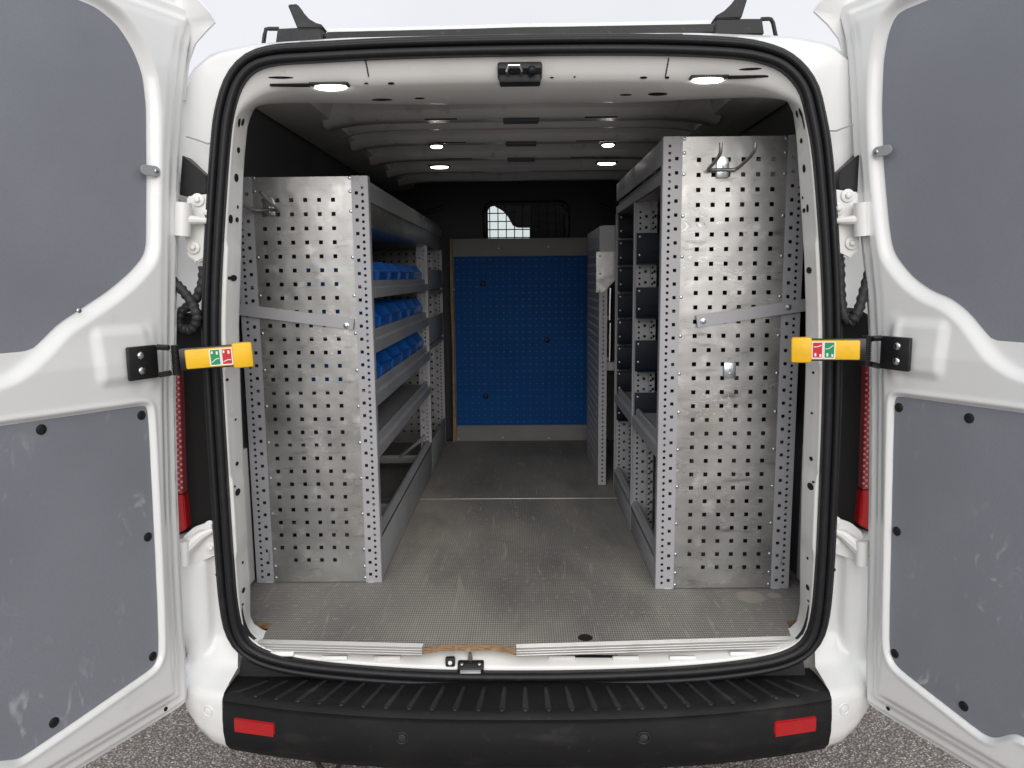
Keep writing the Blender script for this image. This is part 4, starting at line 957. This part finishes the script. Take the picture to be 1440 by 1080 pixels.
# ---------------- short rack by the partition
sr = tag(empty('van_rack', (.5, 4, FZ)), 'short perforated side rack standing against the partition with clamp rails', 'rack')
SX, SY, SZ = .358, 3.50, atY(845, 318, 3.5).z
perf('side_panel', lambda u, z: Vector((SX, u, z)), [(SY+.02, SY+.06, None), (SY+.06, 4.12, 'sq', .042, .012, .62, 27, 13), (4.12, 4.15, None)], FZ+.002, SZ, 'post_grey', sr, .0015)
perf('post', lambda u, z: Vector((u, SY, z)), [(SX-.003, SX+.008, None), (SX+.008, SX+.026, 'rd', .0203, .0092, FZ+.02, int((SZ-FZ-.03)/.0203), 1), (SX+.026, SX+.034, None)], FZ+.001, SZ, 'post_grey', sr, .002)
oprism('gusset_plate', [atY(x, y, SY-.004) for x, y in ((838.5, 354), (866, 354), (866, 393), (849, 411), (838.5, 411))], (0, .003, 0), 'aluminium', sr)
oprism('top_plate', [atY(x, y, SY-.002) for x, y in ((848, 317), (868, 317), (868, 354), (848, 354))], (0, .003, 0), 'post_grey', sr)
for x, y in ((844, 360), (844, 385), (843, 409)): odome('screw', atY(x, y, SY-.004), (0, -1, 0), .005, .003, 'steel_wire', sr)
for ya, yb in ((405, 450), (454, 508)):
    cl = otube('clamp_rail', [atY(858.5, ya, SY+.02), atY(857.5, yb, SY+.02)], .012, 'chrome', sr, 12)
    obox('clamp_foot', atY(852, yb-3, SY+.02), (.03, .02, .02), 'steel_wire', cl)
bb('top_shelf', SX+.004, .80, SY+.02, 4.15, SZ-.12, SZ-.115, 'shelf_grey', sr, 0)
oprism('cross_bar', [atY(x, y, SY+.03) for x, y in ((849, 509), (866, 509), (866, 521), (849, 521))], (0, .02, 0), 'shelf_grey', sr)

# ================================================================== blue bins
def blue_bin(y0, y1, z, k, row):
    x1 = LX1-.032; x0 = x1-.19; h = .082
    t = tag(empty('storage_bin', ((x0+x1)/2, (y0+y1)/2, z)), None, 'bin', 'blue bins on the low rack')
    wl = .003; pr = [(x1, z+.002), (x1+.006, z+.046), (x1-.02, z+h), (x0, z+h), (x0, z+.002)]
    bm = bmesh.new()
    for ya in (y0, y1-wl): prism(bm, [(a, ya, b) for a, b in pr], (0, wl, 0))
    box(bm, ((x0+x1)/2, (y0+y1)/2, z+.0035), (x1-x0, y1-y0-2*wl, .003)); box(bm, (x0+.0015, (y0+y1)/2, z+h/2), (wl, y1-y0-2*wl, h-.004))
    finish('bin_body', bm, 'bin_blue', t, 0)
    bm = bmesh.new(); prism(bm, [(x1-.001, y0+wl, z+.005), (x1+.005, y0+wl, z+.046), (x1+.002, y0+wl, z+.048), (x1-.004, y0+wl, z+.005)], (0, y1-y0-2*wl, 0)); fr = finish('bin_front', bm, 'bin_blue', t, 0)
    otube('front_rim', [(x1+.004, y0+.004, z+.047), (x1+.004, y1-.004, z+.047)], .0035, 'bin_blue', fr, 8)
    for ya in (y0+.008, y1-.008): oprism('front_rib', [(x1+.0005, ya-.003, z+.006), (x1+.0065, ya-.003, z+.044), (x1+.0095, ya-.003, z+.044), (x1+.0035, ya-.003, z+.006)], (0, .006, 0), 'bin_blue', fr)
    return t
order = ['nearest the doors', 'second from the doors', 'third from the doors', 'fourth from the doors', 'fifth from the doors', 'deepest in']
rown = ['top', 'middle', 'bottom']
for row, (z0, z1) in enumerate(LZ[:3]):
    ya = LY+.03; wd = (LYm-.015-ya)/6
    for k in range(6):
        tw = .002*random.random()
        o = blue_bin(ya+k*wd+.003+tw, ya+(k+1)*wd-.003, z1-.0165, k, row)
        o['label'] = f'blue plastic bin on the {rown[row]} bin shelf, {order[k]}'

# ================================================================== hooks on the end panels
def hook(name, label, c, Y, prongs, plate=(.022, .034)):
    p = atY(*c, Y); t = tag(empty(name, p), label, 'hook')
    obox('hook_plate', p+Vector((0, -.003, 0)), (plate[0], .004, plate[1]), 'zinc', t, None, .001); 
    if prongs:
        odome('plate_boss', p+Vector((0, -.004, plate[1]*.5)), (0, -1, 0), plate[0]*.48, .0015, 'zinc', t, 14)
        for pts in prongs: otube('prong', spline([p+Vector(v) for v in pts], 6), .005, 'steel_wire', t, 10)
    for dz in (-.009, .004): odome('rivet', p+Vector((0, -.005, dz)), (0, -1, 0), .004, .002, 'zinc', t)
    return t
hook('tool_hook', 'double wire hook at the top of the taller rack end', (1016, 239), RY, [((0, -.008, .0), (-.035, -.010, -.001), (-.046, -.018, 0), (-.040, -.055, .012), (-.034, -.10, .030), (-.034, -.105, .060)), ((0, -.008, 0), (.026, -.010, -.001), (.040, -.018, .003), (.054, -.06, .020), (.060, -.10, .036), (.062, -.105, .058))], (.048*.75, .046))
hook('tool_hook', 'double wire hook at the top of the lower rack end', (379, 294), LY, [((0, -.008, -.002), (-.03, -.012, -.004), (-.052, -.03, .002), (-.075, -.07, .020), (-.085, -.10, .040)), ((0, -.008, -.002), (.022, -.012, -.004), (.032, -.03, .0), (.018, -.07, .020), (.008, -.10, .040))], (.036, .040))
hook('hook_clip', 'bare zinc hook clip low on the taller rack end', (1026, 521), RY, None, (.036, .048))
